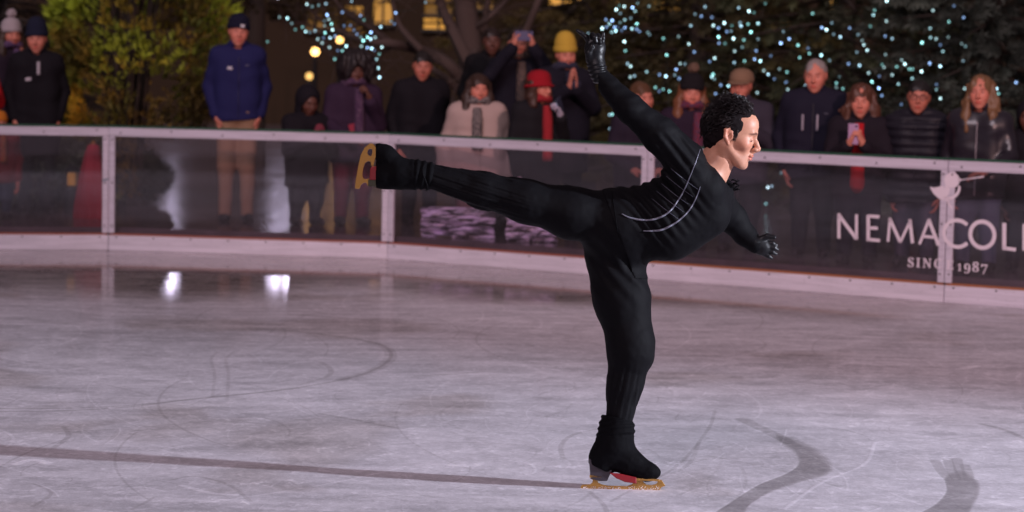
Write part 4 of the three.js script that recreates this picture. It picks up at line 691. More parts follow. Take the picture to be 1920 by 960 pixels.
      const hat = part('hat', place(lathe([[0.088, 0.030], [0.094, 0.036], [0.095, 0.062], [0.084, 0.100], [0.060, 0.124], [0.025, 0.136], [0, 0.138]])), hm, t);
      const v = new THREE.SphereGeometry(0.088, 24, 10, 0, Math.PI * 2, 0, Math.PI / 2).scale(1, 0.16, 0.98).translate(0, 0.034, 0.062).rotateX(0.06); part('visor', place(v), hm, hat);
    } else if (o.hat === 'cloche') { part('hat', place(lathe([[0.086, 0.0], [0.122, 0.006], [0.126, 0.014], [0.100, 0.032], [0.098, 0.070], [0.090, 0.112], [0.062, 0.140], [0.02, 0.150], [0, 0.151]], 1.08)), hm, t); }
    else if (o.hat === 'hood') { part('hood', place(surface(field([ball([0, 0.02, -0.035], [0.112, 0.132, 0.128], 0.02), ball([0, -0.10, -0.03], [0.105, 0.09, 0.10], 0.04), ball([0, -0.02, 0.13], [0.070, 0.105, 0.13], 0.02, 0, true), cone([0, -0.3, 0.02], [0, 0.0, 0.0], 0.06, 0.085, 0.01, true)]), [-0.16, -0.22, -0.2], [0.16, 0.18, 0.14], 0.009)), jm, t); }
  }
  if (o.scarf) {
    const N = 64, d = new Uint8Array(N * N * 4); for (let j = 0; j < N; j++) for (let i = 0; i < N; i++) { const q = (j * N + i) * 4, c = o.scarf[((Math.floor(i / 9) + Math.floor(j / 11)) % 2 + (hash3(i >> 2, j >> 2, 4) < 0.25 ? 1 : 0)) % o.scarf.length]; for (let n = 0; n < 3; n++) d[q + n] = 255 * Math.pow(c[n], 1 / 2.2); d[q + 3] = 255; }
    const tx = new THREE.DataTexture(d, N, N); tx.wrapS = tx.wrapT = THREE.RepeatWrapping; tx.repeat.set(3, 2); tx.colorSpace = THREE.SRGBColorSpace; tx.magFilter = THREE.LinearFilter; tx.needsUpdate = true;
    const sm = phys([1, 1, 1], 0.95, { map: tx, sheen: 0.4 }), loop = new THREE.TorusGeometry(0.078 * k, 0.034 * k, 12, 34).rotateX(Math.PI / 2 - 0.35).scale(1.06, 1.15, 1.05), p = loop.attributes.position;
    for (let i = 0; i < p.count; i++) { const n = 0.014 * (noise3(p.getX(i) * 22, p.getY(i) * 22, p.getZ(i) * 22) - 0.5); p.setXYZ(i, p.getX(i) * (1 + n * 8), p.getY(i) + n, p.getZ(i) * (1 + n * 8)); } loop.computeVertexNormals();
    const s = part('scarf', loop.translate(0, shY + 0.075 * k, 0.012), sm, t), x = o.scarfX ?? 0.02;
    const ends = [0, -0.3, -0.65, -1].map((q) => q * (o.scarfL ?? 0.34)).map((y) => V(x * k, shY + (0.04 + y) * k, front(x * k, Math.max(hem + 0.02, shY + (0.02 + y) * k)) + 0.012));
    part('scarf_end', tube(ends, [0.034 * k, 0.044 * k, 0.042 * k, 0.044 * k], 14), sm, s);
  }
  if (o.glasses) { const gm = mat([0.02, 0.02, 0.02], 0.3), L = [-1, 1].map((s) => new THREE.TorusGeometry(0.021, 0.0022, 6, 22).scale(1.15, 0.85, 1).translate(0.031 * s, 0.004, 0.098)); L.push(tube([V(-0.009, 0.008, 0.1), V(0.009, 0.008, 0.1)], [0.002], 5), ...[-1, 1].map((s) => tube([V(0.054 * s, 0.008, 0.096), V(0.078 * s, 0.012, 0.0)], [0.002], 5))); part('glasses', place(merge(L)), gm, t); }
  for (const [name, x, y, w, h, c, r] of o.patches ?? []) { const yy = shY + y * k, xx = x * k; part(name, new RoundedBoxGeometry(w, h, 0.012, 2, 0.004).rotateZ(r ?? 0).translate(xx, yy, front(xx, yy) + 0.002), mat(c, 0.7), t); }
  t.updateMatrixWorld(true);
  return { t, arms, shY, hc, H, hipY, front, jf };
}
function phoneAt(who, local, label, c, size = [0.075, 0.150], tilt = [0, 0, 0]) {
  const w = V(...local).applyMatrix4(who.t.matrixWorld), t = thing('phone', label, 'phone', w.toArray(), who.t.rotation.y); t.rotation.set(tilt[0], who.t.rotation.y + tilt[1], tilt[2]);
  part('case', new RoundedBoxGeometry(size[0], size[1], 0.009, 3, 0.004), phys(c, 0.3, { clearcoat: 0.6 }), t); part('screen', new RoundedBoxGeometry(size[0] * 0.92, size[1] * 0.94, 0.002, 1, 0.001).translate(0, 0, -0.0052), glowMat([0.6, 0.75, 1], 0.5), t);
  part('camera_lens', new THREE.CylinderGeometry(0.008, 0.008, 0.003, 14).rotateX(Math.PI / 2).translate(size[0] * 0.28, size[1] * 0.38, 0.005), mat([0.01, 0.01, 0.012], 0.15), t); return t;
}
const BLACK = [0.009, 0.0075, 0.011], NIGHT = [0.010, 0.009, 0.017];
person({ x: 20, top: 26, off: 2.6, hatUp: 0.075, label: 'woman in a white knitted hat and purple scarf at the far left', female: 1, yaw: 0.35, jacket: [0.03, 0.018, 0.03], hat: 'pompom', hatC: [0.42, 0.36, 0.38], pom: [0.40, 0.34, 0.36], scarf: [[0.10, 0.05, 0.13], [0.16, 0.08, 0.18]], hair: 'long', hairC: [0.05, 0.025, 0.015], right: 'down', left: 'clap' });
{ const w = person({ x: -54, top: 66, off: 1.2, label: 'person in a red jacket raising a pale phone, cut by the left edge', skin: 'tan', yaw: 0.3, jacket: [0.45, 0.015, 0.02], hair: 'short', hairC: BLACK, right: 'down', left: 'phone' }); const q = w.arms[1].w; phoneAt(w, [q.x - 0.02, q.y + 0.08, q.z + 0.045], 'pale phone held up by the person in red at the left edge', [0.5, 0.42, 0.38]); }
person({ x: 69, top: 36, off: 1.4, hatUp: 0.055, label: 'man in a dark beanie and black overcoat with white shirt collar and pocket square', yaw: 0.15, turn: -0.25, jacket: BLACK, hat: 'tall', hatC: [0.014, 0.016, 0.035], coat: 0.34, right: 'pocket', left: 'pocket', stripes: [[0.012, -0.01, -0.12, 0.016, [0.42, 0.38, 0.42]]], patches: [['pocket_square', -0.075, -0.16, 0.05, 0.028, [0.55, 0.5, 0.55], 0.15]], skin: 'fair' });
person({ x: 0, top: 209, off: 0.55, k: 0.66, hatUp: 0.03, label: 'small child in an orange hat and red patterned top at the left edge', skin: 'tan', yaw: 0.25, jacket: [0.13, 0.012, 0.016], hat: 'beanie', hatC: [0.50, 0.16, 0.02], scarf: [[0.30, 0.10, 0.01], [0.28, 0.02, 0.02], [0.03, 0.10, 0.03]], trousers: [0.02, 0.03, 0.06], right: 'down', left: 'down' });
person({ x: 447, top: 24, off: 0.95, hatUp: 0.045, label: 'young man in a navy blue hooded jacket, dark beanie and khaki trousers', yaw: 0.12, turn: 0.1, jacket: [0.016, 0.017, 0.080], bulk: 0.98, loose: 0.020, coat: 0.06, hat: 'beanie', hatC: [0.010, 0.010, 0.026], badge: [0.5, 0.48, 0.52], trousers: [0.30, 0.185, 0.115], right: 'pocket', left: 'pocket', zip: [0.02, 0.02, 0.07], patches: [['logo', -0.075, -0.115, 0.042, 0.026, [0.6, 0.58, 0.65], -0.1], ['logo', 0.07, -0.09, 0.034, 0.010, [0.12, 0.12, 0.20], 0]] });
person({ x: 577, top: 162, off: 0.9, k: 0.92, hatUp: 0.02, label: 'short person in a dark hood left of the woman with the afro', skin: 'brown', yaw: 0.3, nod: 0.35, jacket: [0.010, 0.008, 0.012], hat: 'hood', hatC: BLACK, right: 'phone', left: 'phone', collar: 0, glove: [0.20, 0.04, 0.06] });
person({ x: 664, top: 90, off: 1.1, hatUp: 0.075, label: 'woman with a big round afro and plaid purple scarf', female: 1, skin: 'brown', yaw: 0.2, turn: 0.15, jacket: [0.035, 0.018, 0.04], hair: 'afro', hairC: [0.012, 0.007, 0.008], scarf: [[0.10, 0.04, 0.10], [0.04, 0.015, 0.05], [0.15, 0.09, 0.13]], scarfL: 0.42, trousers: [0.11, 0.012, 0.03], right: 'rail', left: 'lift', loose: 0.022, patches: [['mitten_patch', -0.03, -0.30, 0.07, 0.09, [0.30, 0.02, 0.05], 0.2]] });
person({ x: 791, top: 97, off: 1.5, label: 'dark haired man in a black open collared coat beside the bare tree', yaw: 0.2, turn: -0.2, jacket: BLACK, hair: 'short', hairC: [0.012, 0.008, 0.007], coat: 0.25, bulk: 1.08, right: 'pocket', left: 'pocket', skin: 'tan' });
person({ x: 897, top: 138, off: 0.7, label: 'woman in a beige coat and dark patterned scarf', female: 1, yaw: 0.1, turn: 0.05, jacket: [0.44, 0.33, 0.30], coat: 0.12, flare: 0.20, loose: 0.028, hair: 'long', hairC: [0.035, 0.016, 0.010], scarf: [[0.32, 0.27, 0.25], [0.05, 0.045, 0.05], [0.12, 0.10, 0.10]], scarfX: -0.02, trousers: [0.20, 0.12, 0.13], boots: 0.34, shoes: [0.025, 0.016, 0.014], right: 'pocket', left: 'pocket', coatName: 'coat', zip: [0.30, 0.22, 0.2] });
{ const w = person({ x: 970, top: 55, off: 2.0, label: 'person in dark clothes holding a phone up with both hands', skin: 'fair', yaw: 0.12, jacket: NIGHT, hair: 'short', hairC: [0.02, 0.013, 0.010], right: 'high', left: 'high', reachY: 1.95, scarf: [[0.16, 0.10, 0.08], [0.05, 0.04, 0.04]], loose: 0.024 }); phoneAt(w, [0, w.arms[0].w.y + 0.10, w.arms[0].w.z + 0.03], 'dark blue phone held up sideways above the red hat', [0.035, 0.04, 0.14], [0.155, 0.085]); }
{ const w = person({ x: 1010, top: 131, off: 0.6, hatUp: 0.03, k: 0.95, label: 'girl in a red hat and red scarf with pale gloves', female: 1, yaw: 0.35, turn: 0.35, jacket: [0.012, 0.011, 0.014], hat: 'cloche', hatC: [0.30, 0.010, 0.018], hair: 'bob', hairC: [0.05, 0.02, 0.012], scarf: [[0.34, 0.010, 0.018], [0.28, 0.01, 0.015]], scarfL: 0.46, glove: [0.45, 0.40, 0.48], right: 'down', left: 'lift' }); const q = w.arms[1].w; phoneAt(w, [q.x - 0.03, q.y + 0.10, q.z + 0.03], 'small dark phone in the pale glove of the girl in the red hat', [0.02, 0.02, 0.05], [0.07, 0.14], [0, 0.5, 0.4]); }
person({ x: 1060, top: 59, off: 1.6, hatUp: 0.075, label: 'person in a yellow beanie with hands together before the chest', yaw: 0.15, nod: 0.12, jacket: NIGHT, hat: 'tall', hatC: [0.55, 0.36, 0.05], right: 'clap', left: 'clap', scarf: [[0.02, 0.02, 0.045], [0.025, 0.025, 0.05]], scarfL: 0.1, loose: 0.024, bulk: 1.05, coat: 0.3 });
person({ x: 922, top: 52, off: 3.3, label: 'dim figure far back left of the raised phone', skin: 'brown', yaw: 0.1, jacket: [0.008, 0.007, 0.009], hair: 'short', hairC: [0.02, 0.01, 0.008], right: 'pocket', left: 'pocket' });
person({ x: 1203, top: 153, off: 0.85, label: 'fair haired person leaning on the rail behind the raised sleeve', yaw: 0.1, turn: 0.3, nod: 0.1, jacket: [0.02, 0.014, 0.026], hair: 'short', hairC: [0.10, 0.045, 0.02], right: 'rail', left: 'rail' });
person({ x: 1298, top: 116, off: 0.85, hatUp: 0.125, label: 'woman with long auburn hair in a black pompom hat', female: 1, yaw: 0.0, jacket: [0.022, 0.012, 0.026], hat: 'pompom', hatC: [0.012, 0.010, 0.012], pom: [0.14, 0.085, 0.06], hair: 'long', hairC: [0.16, 0.055, 0.02], scarf: [[0.07, 0.025, 0.085], [0.16, 0.012, 0.02], [0.10, 0.06, 0.09]], scarfX: 0.05, right: 'pocket', left: 'pocket' });
person({ x: 1391, top: 126, off: 0.9, hatUp: 0.025, label: 'man in a tan flat topped cap and grey jacket', yaw: -0.1, turn: -0.15, jacket: [0.040, 0.034, 0.050], hat: 'cap', hatC: [0.22, 0.135, 0.085], hair: 'crop', hairC: [0.10, 0.07, 0.06], bulk: 1.1, right: 'pocket', left: 'clap', skin: 'fair' });
person({ x: 1531, top: 111, off: 0.9, label: 'grey haired man in a navy jacket with two pale zip pockets', yaw: -0.15, turn: -0.1, jacket: [0.012, 0.011, 0.024], hair: 'crop', hairC: [0.28, 0.24, 0.23], bulk: 1.15, right: 'pocket', left: 'pocket', zip: [0.03, 0.03, 0.04], stripes: [[-0.075, -0.10, -0.22, 0.009, [0.35, 0.32, 0.38]], [0.035, -0.10, -0.22, 0.009, [0.35, 0.32, 0.38]]], patches: [['logo', 0.10, -0.09, 0.034, 0.012, [0.06, 0.06, 0.09], 0]], headScale: 1.04 });
{ const w = person({ x: 1616, top: 157, off: 0.6, label: 'woman in a red top and dark open jacket filming with her phone', female: 1, yaw: -0.15, jacket: [0.014, 0.010, 0.016], hair: 'bob', hairC: [0.085, 0.03, 0.016], curly: 1, open: [[0.42, 0.012, 0.018], 0.25], coat: 0.0, right: 'phone', left: 'phone', trousers: [0.02, 0.02, 0.03] }); const q = w.arms[0].w; phoneAt(w, [-0.02, q.y + 0.085, q.z + 0.035], 'pink and white phone in the hands of the woman in the red top', [0.42, 0.26, 0.42]); }
person({ x: 1725, top: 150, off: 0.75, label: 'dark haired man in glasses and a black padded jacket with jeans', yaw: -0.2, turn: 0.1, jacket: [0.014, 0.013, 0.020], jr: 0.5, puffer: 1, loose: 0.026, hair: 'short', hairC: [0.010, 0.008, 0.008], glasses: 1, right: 'pocket', left: 'pocket', trousers: [0.085, 0.085, 0.12], skin: 'tan', zip: [0.02, 0.02, 0.03] });
person({ x: 1841, top: 140, off: 0.65, label: 'woman with curly light brown hair in a black leather jacket', female: 1, yaw: -0.25, turn: -0.05, jacket: [0.016, 0.013, 0.020], leather: 1, hair: 'long', curly: 1, hairC: [0.17, 0.085, 0.038], zip: [0.35, 0.32, 0.35], right: 'pocket', left: 'rail', trousers: [0.10, 0.11, 0.17], loose: 0.014 });
person({ x: 1932, top: 190, off: 1.1, k: 0.9, label: 'dark figure cut off by the right edge', skin: 'brown', yaw: -0.2, jacket: [0.010, 0.008, 0.012], hat: 'hood', hatC: BLACK, right: 'pocket', left: 'pocket', collar: 0 });
// ---------------------------------------------------------------- the skater, on one leg with the other stretched back
// worked out in units of 1/476 m (x right, y down, z towards the camera), then set on the ice where the blade stands
{
  const FOOT = groundAt(1165, 918), D0 = depthOf(FOOT), UNIT = D0 / FPX;
  const root = thing('person', 'skater in black velvet gliding on one leg, other leg and one arm stretched back', 'person', FOOT.toArray());
  const S = (x, y, z) => at(x, y, D0 - z * UNIT).sub(FOOT);
  const toWorld = (g) => { const p = g.attributes.position; for (let i = 0; i < p.count; i++) { const v = S(p.getX(i), p.getY(i), p.getZ(i)); p.setXYZ(i, v.x, v.y, v.z); } g.computeVertexNormals(); return g; };
  const net = (f, lo, hi, cell) => toWorld(surface(f, lo, hi, cell, true));
  const velvet = phys([0.0030, 0.0027, 0.0042], 0.72, { sheen: 0.09, sheenRoughness: 0.25, sheenColor: lin(0.05, 0.05, 0.09), specularIntensity: 0.25 });
  const velvet2 = phys([0.0024, 0.0022, 0.0034], 0.80, { sheen: 0.07, sheenRoughness: 0.28, sheenColor: lin(0.05, 0.05, 0.085), specularIntensity: 0.2 });
  const leather = phys([0.005, 0.005, 0.007], 0.42, { clearcoat: 0.06, clearcoatRoughness: 0.3, specularIntensity: 0.6 });
  const C = (a, b, ra, rb, k = 18) => cone(a, b, ra, rb, k);
  // --- fields of the limbs (s: how much thinner than the cloth)
  const backLeg = (s = 0) => [C([1158, 412, 10], [1072, 400, 26], 51 - s, 45 - s, 24), C([1072, 399, 26], [985, 377, 36], 46 - s, 38 - s, 24), C([985, 377, 36], [905, 356, 40], 38 - s, 33 - s, 20), C([905, 356, 40], [808, 331, 44], 33 - s, 23 - s, 16)];
  const standLeg = (s = 0) => [C([1149, 474, -22], [1166, 560, -16], 54 - s, 51 - s, 26), C([1166, 560, -16], [1182, 640, -6], 51 - s, 43.5 - s, 20), C([1182, 640, -6], [1183, 662, -6], 43.5 - s, 41.5 - s, 12), C([1183, 662, -6], [1172, 718, -11], 42 - s, 33.5 - s, 12), C([1172, 718, -11], [1158, 800, -8], 33.5 - s, 24 - s, 12)];
  const hips = (s = 0) => [ball([1158, 424, -6], [62 - s, 60 - s, 70 - s], 26)];
  const torso = (s = 0) => [ball([1160, 424, -6], [62 - s, 60 - s, 68 - s], 26, 0), C([1190, 426, -4], [1246, 408, 0], 62 - s, 63 - s, 28), C([1250, 408, 4], [1294, 372, 6], 65 - s, 62 - s, 30), C([1290, 338, -40], [1318, 352, -34], 38 - s, 40 - s, 26), C([1281, 326, 52], [1322, 350, 40], 36 - s, 36 - s, 26), C([1262, 442, 10], [1326, 402, 6], 40 - s, 42 - s, 26), C([1346, 366, -30], [1352, 392, -46], 28 - s, 24 - s, 20), C([1306, 318, 10], [1334, 320, 4], 28 - s, 20 - s, 18)];
  const armR = (s = 0) => [C([1284, 300, 72], [1236, 252, 92], 37 - s, 30 - s, 22), C([1236, 252, 92], [1180, 203, 104], 30 - s, 24 - s, 14), C([1180, 203, 104], [1121, 140, 92], 24 - s, 15.5 - s, 10)];
  const armL = (s = 0) => [C([1354, 386, -66], [1374, 411, -84], 27 - s, 24 - s, 16), C([1374, 411, -84], [1396, 439, -92], 24 - s, 19 - s, 10), C([1396, 439, -92], [1418, 460, -84], 19 - s, 14 - s, 8)];
  // pull of the cloth: long ridges along the calves, folds across the waist and at the hip
  const along = (x, y, z, ax, ay, bx, by) => { const L = Math.hypot(bx - ax, by - ay), ux = (bx - ax) / L, uy = (by - ay) / L, t = ((x - ax) * ux + (y - ay) * uy) / L, w = -(x - ax) * uy + (y - ay) * ux; return [t, w]; };
  const ridges = (x, y, z) => {
    let d = 0;
    { const [t, w] = along(x, y, z, 985, 377, 812, 330); const k = smooth(-0.25, 0.25, t) * smooth(1.25, 0.95, t); if (k > 0) d += k * (1.5 * Math.sin(w * 0.42 + 1.4 * Math.sin(t * 5 + w * 0.05) + z * 0.10) * noise3(t * 3, w * 0.08, 4) + 0.8 * Math.sin(w * 0.9 - t * 7)); }
    { const [t, w] = along(x, y, z, 1180, 665, 1157, 795); const k = smooth(0.02, 0.4, t) * smooth(1.2, 1.0, t); if (k > 0) d += k * (0.9 * Math.sin(w * 0.50 + 0.9 * Math.sin(t * 4) + z * 0.12) * (0.3 + noise3(t * 2, w * 0.1, 9)) + 0.35 * Math.sin(w * 1.0 + t * 5)); }
    { const k = smooth(120, 30, Math.hypot(x - 1180, y - 480)); if (k > 0) d += k * 1.7 * Math.sin(((x - 1180) * 0.62 - (y - 480) * 0.52) * 0.33 + 2 * noise3(x * 0.02, y * 0.02, 3)); }
    { const k = smooth(90, 25, Math.hypot(x - 1205, (y - 350) * 0.8)); if (k > 0) d += k * 1.6 * Math.sin((x * 0.9 + y * 0.25) * 0.30); }
    d += 1.6 * (noise3(x * 0.05, y * 0.05, z * 0.05) - 0.5) + 0.9 * (noise3(x * 0.13, y * 0.13, z * 0.13) - 0.5);
    return d;
  };
  const chestFolds = (x, y, z) => {
    const [t, w] = along(x, y, z, 1200, 330, 1300, 440), k = smooth(-0.4, 0.1, t) * smooth(1.1, 0.6, t) * smooth(85, 45, Math.abs(w));
    let d = k * 1.7 * Math.sin(w * 0.36 + 1.2 * Math.sin(t * 5));
    const k2 = smooth(70, 20, Math.hypot(x - 1268, y - 290)); d += k2 * 1.8 * Math.sin((x * 0.75 - y * 0.6) * 0.36);
    const [t3, w3] = along(x, y, z, 1240, 254, 1120, 138); if (t3 > -0.1) d += 0.8 * Math.sin(t3 * 46 + w3 * 0.15) * noise3(t3 * 8, w3 * 0.06, 2);
    return d + 1.5 * (noise3(x * 0.05, y * 0.05, z * 0.05) - 0.5) + 0.8 * (noise3(x * 0.14, y * 0.14, z * 0.14) - 0.5);
  };
  // --- head: same face as above but finer, looking right and a little down
  const px = (m) => m / UNIT, HS = 1.02;
  const pitch = 0.20, yawIn = 0.14; // down; turned towards the camera
  const F = V(Math.cos(pitch) * Math.cos(yawIn), -Math.sin(pitch), Math.sin(yawIn)).normalize(), Up0 = V(Math.sin(pitch), Math.cos(pitch), 0.05), Rt = Up0.clone().cross(F).normalize(), Up = F.clone().cross(Rt).normalize();
  const headAt = S(1372.5, 252.5, 22);
  const headM = new THREE.Matrix4().makeBasis(Rt.clone().multiplyScalar(HS), Up.clone().multiplyScalar(HS), F.clone().multiplyScalar(HS)).setPosition(headAt);
  const skaterHead = () => {
    const ear = (s) => [cone([0.073 * s, 0.030, -0.006], [0.084 * s, 0.018, -0.024], 0.0055, 0.006, 0.005), cone([0.084 * s, 0.018, -0.024], [0.083 * s, -0.008, -0.020], 0.006, 0.006, 0.005), cone([0.083 * s, -0.008, -0.020], [0.076 * s, -0.030, -0.004], 0.006, 0.0065, 0.005), cone([0.073 * s, 0.030, -0.006], [0.074 * s, 0.016, 0.004], 0.005, 0.004, 0.005), ball([0.076 * s, 0, -0.008], [0.007, 0.026, 0.015], 0.005), cone([0.076 * s, 0.002, 0.006], [0.075 * s, -0.008, 0.004], 0.0045, 0.0045, 0.004), ball([0.083 * s, -0.002, -0.004], [0.007, 0.012, 0.007], 0.004, 0, true)];
    const f = field([
      ball([0, 0.034, -0.020], [0.075, 0.088, 0.096], 0.02), ball([0, -0.024, 0.020], [0.056, 0.082, 0.066], 0.04), ball([0, 0.050, 0.045], [0.054, 0.045, 0.046], 0.03), ball([0, -0.080, 0.045], [0.038, 0.031, 0.040], 0.024), ball([0.070, -0.060, 0.048], [0.016, 0.022, 0.026], 0.03, 0, true), ball([-0.070, -0.060, 0.048], [0.016, 0.022, 0.026], 0.03, 0, true),
      ball([0, -0.107, 0.068], [0.020, 0.0155, 0.0165], 0.020), cone([0.054, -0.046, 0.0], [0.024, -0.100, 0.055], 0.014, 0.013, 0.022), cone([-0.054, -0.046, 0.0], [-0.024, -0.100, 0.055], 0.014, 0.013, 0.022),
      ball([0.042, -0.022, 0.052], [0.021, 0.020, 0.024], 0.025), ball([-0.042, -0.022, 0.052], [0.021, 0.020, 0.024], 0.025),
      cone([-0.034, 0.024, 0.073], [-0.012, 0.022, 0.082], 0.0105, 0.010, 0.012), cone([0.034, 0.024, 0.073], [0.012, 0.022, 0.082], 0.0105, 0.010, 0.012), cone([-0.012, 0.024, 0.082], [0.012, 0.024, 0.082], 0.009, 0.009, 0.012),
      ball([0.031, 0.003, 0.094], [0.020, 0.012, 0.016], 0.014, 0, true), ball([-0.031, 0.003, 0.094], [0.020, 0.012, 0.016], 0.014, 0, true),
      ball([0.031, 0.001, 0.0715], [0.0140, 0.0115, 0.0138], 0.004), ball([-0.031, 0.001, 0.0715], [0.0140, 0.0115, 0.0138], 0.004),
      cone([0, 0.014, 0.082], [0, -0.012, 0.098], 0.0075, 0.0080, 0.012), cone([0, -0.012, 0.098], [0, -0.030, 0.1105], 0.0082, 0.0100, 0.010), ball([0.0115, -0.036, 0.100], [0.0075, 0.0072, 0.010], 0.006), ball([-0.0115, -0.036, 0.100], [0.0075, 0.0072, 0.010], 0.006), cone([0, -0.036, 0.106], [0, -0.050, 0.088], 0.008, 0.009, 0.010),
      ball([0.006, -0.0445, 0.104], [0.003, 0.003, 0.004], 0.003, 0, true), ball([-0.006, -0.0445, 0.104], [0.003, 0.003, 0.004], 0.003, 0, true),
      ball([0, -0.0635, 0.0895], [0.0215, 0.0058, 0.0105], 0.007), ball([0, -0.0765, 0.0865], [0.019, 0.0072, 0.0105], 0.007), cone([-0.022, -0.0695, 0.100], [0.022, -0.0695, 0.100], 0.0019, 0.0019, 0.003, true), cone([-0.014, -0.089, 0.092], [0.014, -0.089, 0.092], 0.004, 0.004, 0.010, true),
      ...ear(1), ...ear(-1),
      cone([0, -0.045, -0.030], [0.0, -0.20, -0.075], 0.049, 0.056, 0.03), cone([0.050, -0.045, -0.020], [0.012, -0.185, 0.004], 0.0105, 0.012, 0.022), cone([-0.050, -0.045, -0.020], [-0.012, -0.185, 0.004], 0.0105, 0.012, 0.022), ball([0, -0.125, 0.010], [0.012, 0.016, 0.012], 0.03),
    ]);
    const g = surface(f, [-0.1, -0.22, -0.14], [0.1, 0.13, 0.14], 0.0026);
    return paint(g, (x, y, z) => {
      let c = [1, 1, 1]; const mix = (k, q) => { c = c.map((v, i) => lerp(v, q[i], k)); };
      mix(0.5 * smooth(0.045, 0.012, Math.hypot(Math.abs(x) - 0.048, y + 0.028, (z - 0.06) * 0.8)), [1.0, 0.72, 0.66]); mix(0.5 * smooth(0.02, 0.006, Math.hypot(x, y + 0.034, z - 0.11)), [1.0, 0.68, 0.62]);
      mix(Math.abs(x) > 0.077 ? 0.4 : 0, [1.0, 0.66, 0.60]); mix(0.3 * smooth(-0.09, -0.16, y), [0.98, 0.86, 0.80]);
      if (z > 0.055) {
        mix(0.85 * smooth(1.05, 0.8, Math.hypot(x / 0.0235, (y + 0.070) / 0.0135)) * smooth(0.078, 0.084, z), [0.88, 0.36, 0.34]);
        const ex = Math.abs(x) - 0.031; mix(0.9 * smooth(1.2, 0.8, Math.hypot(ex / 0.0165, (y + 0.006 - 3 * ex * ex) / 0.0030)), [0.10, 0.05, 0.05]); mix(0.25 * smooth(1.1, 0.5, Math.hypot(ex / 0.016, (y - 0.004) / 0.010)), [0.85, 0.6, 0.58]);
        mix(0.85 * smooth(1.25, 0.6, Math.hypot(ex / 0.022, (y - 0.026 + Math.abs(ex + 0.004) * 0.22) / 0.0058)), [0.16, 0.09, 0.07]);
      }
      { const beard = 0.16 * smooth(-0.045, -0.075, y) * smooth(-0.02, 0.03, z) * smooth(-0.135, -0.115, y); mix(beard, [0.55, 0.55, 0.62]); }
      return c.map((v, i) => v * (1 + 0.10 * (noise3(x * 60, y * 60, z * 60) - 0.5) + 0.10 * (noise3(x * 240, y * 240, z * 240) - 0.5)));
    });
  };
  const skin = phys([0.60, 0.285, 0.185], 0.50, { vertexColors: true, sheen: 0.25, sheenRoughness: 0.5, sheenColor: lin(0.5, 0.3, 0.25) });
  const bodyF = field([...hips(7), ...backLeg(6), ...standLeg(6), ...torso(6), ...armR(5), ...armL(5), C([1338, 322, 12], [1352, 300, 16], 30, 26, 16)]);
  part('body', merge([white(net(bodyF, [770, 110, -130], [1440, 830, 140], 5)), skaterHead().applyMatrix4(headM)]), skin, root);
  // --- costume
  const trouserF = field([...hips(), ...backLeg(), ...standLeg(), ...torso()], (d, x, y, z) => Math.max(d - ridges(x, y, z), (x - 1215) * 0.95 - (y - 440) * 0.3));
  part('trousers', net(trouserF, [780, 300, -120], [1260, 835, 110], 2.6), velvet, root);
  const neck = (x, y, z) => { // open neck: everything forward of the neckline is skin
    const a = (x - 1331) * 0.80 - (y - 300) * 0.60, b = (x - 1359) * 0.90 + (y - 338) * -0.42; return Math.min(a, 0) ; };
  const NA = [1329, 300], NB = [1361, 342]; // neckline from the nape's edge to the point of the V
  const neckD = (x, y) => { const ux = NB[0] - NA[0], uy = NB[1] - NA[1], L = Math.hypot(ux, uy); return ((x - NA[0]) * uy - (y - NA[1]) * ux) / L; };
  const topF = field([...hips(), ...backLeg(), ...standLeg(), ...torso(), ...armR(), ...armL()], (d, x, y, z) => {
    const hem = (1145 - x) * 0.94 + (y - 400) * 0.34; // hem over the hips
    let q = Math.max(d - 2.2 - chestFolds(x, y, z), hem);
    if (y < 352 && x > 1318) q = Math.max(q, Math.min(neckD(x, y), 6)); return q;
  });
  const top = part('top', net(topF, [1120, 118, -130], [1440, 520, 150], 2.5), velvet, root);
  // silver piping: laid on the cloth that the camera sees
  const onTop = (x, y, out = 1.0) => { let z = 150; for (let n = 0; n < 200 && z > -100; n++) { const d = topF(x, y, z); if (d < 0.3) break; z -= Math.max(0.3, d * 0.6); } return S(x, y, z + out); };
  const silver = phys([0.22, 0.22, 0.28], 0.42, { metalness: 0.35 });
  for (const line of [[[1166, 401], [1178, 407], [1200, 412], [1222, 412], [1243, 405], [1258, 394], [1270, 378], [1281, 360], [1292, 335], [1303, 308], [1313, 280]], [[1206, 433], [1222, 433], [1240, 431], [1256, 424], [1272, 414], [1290, 397], [1301, 380], [1309, 362], [1313, 350]]]) {
    const c = new THREE.CatmullRomCurve3(line.map(([x, y]) => V(x, y, 0))).getPoints(50).map((p) => onTop(p.x, p.y)); part('piping', tube(c, [0.0014, 0.0040, 0.0042, 0.0032, 0.0026, 0.0020, 0.0012], 8, false), silver, top);
  }
  // thin seams that fan over the ribs, hem
  for (let k = 0; k < 5; k++) { const x0 = 1222 + k * 9, y0 = 372 - k * 14, c = []; for (let n = 0; n <= 12; n++) c.push(onTop(x0 + n * 4.2, y0 + n * 3.6 - (n * n) * 0.03, 0.2)); part('seam', tube(c, [0.0006, 0.0012, 0.0006], 5, false), phys([0.10, 0.10, 0.14], 0.5), top); }
  { const c = []; for (let n = 0; n <= 20; n++) { const y = 358 + n * 5.5; c.push(onTop(1147 + (n / 20) * 16, y, 0.2)); } part('hem', tube(c, [0.002], 6, false), velvet2, top); }
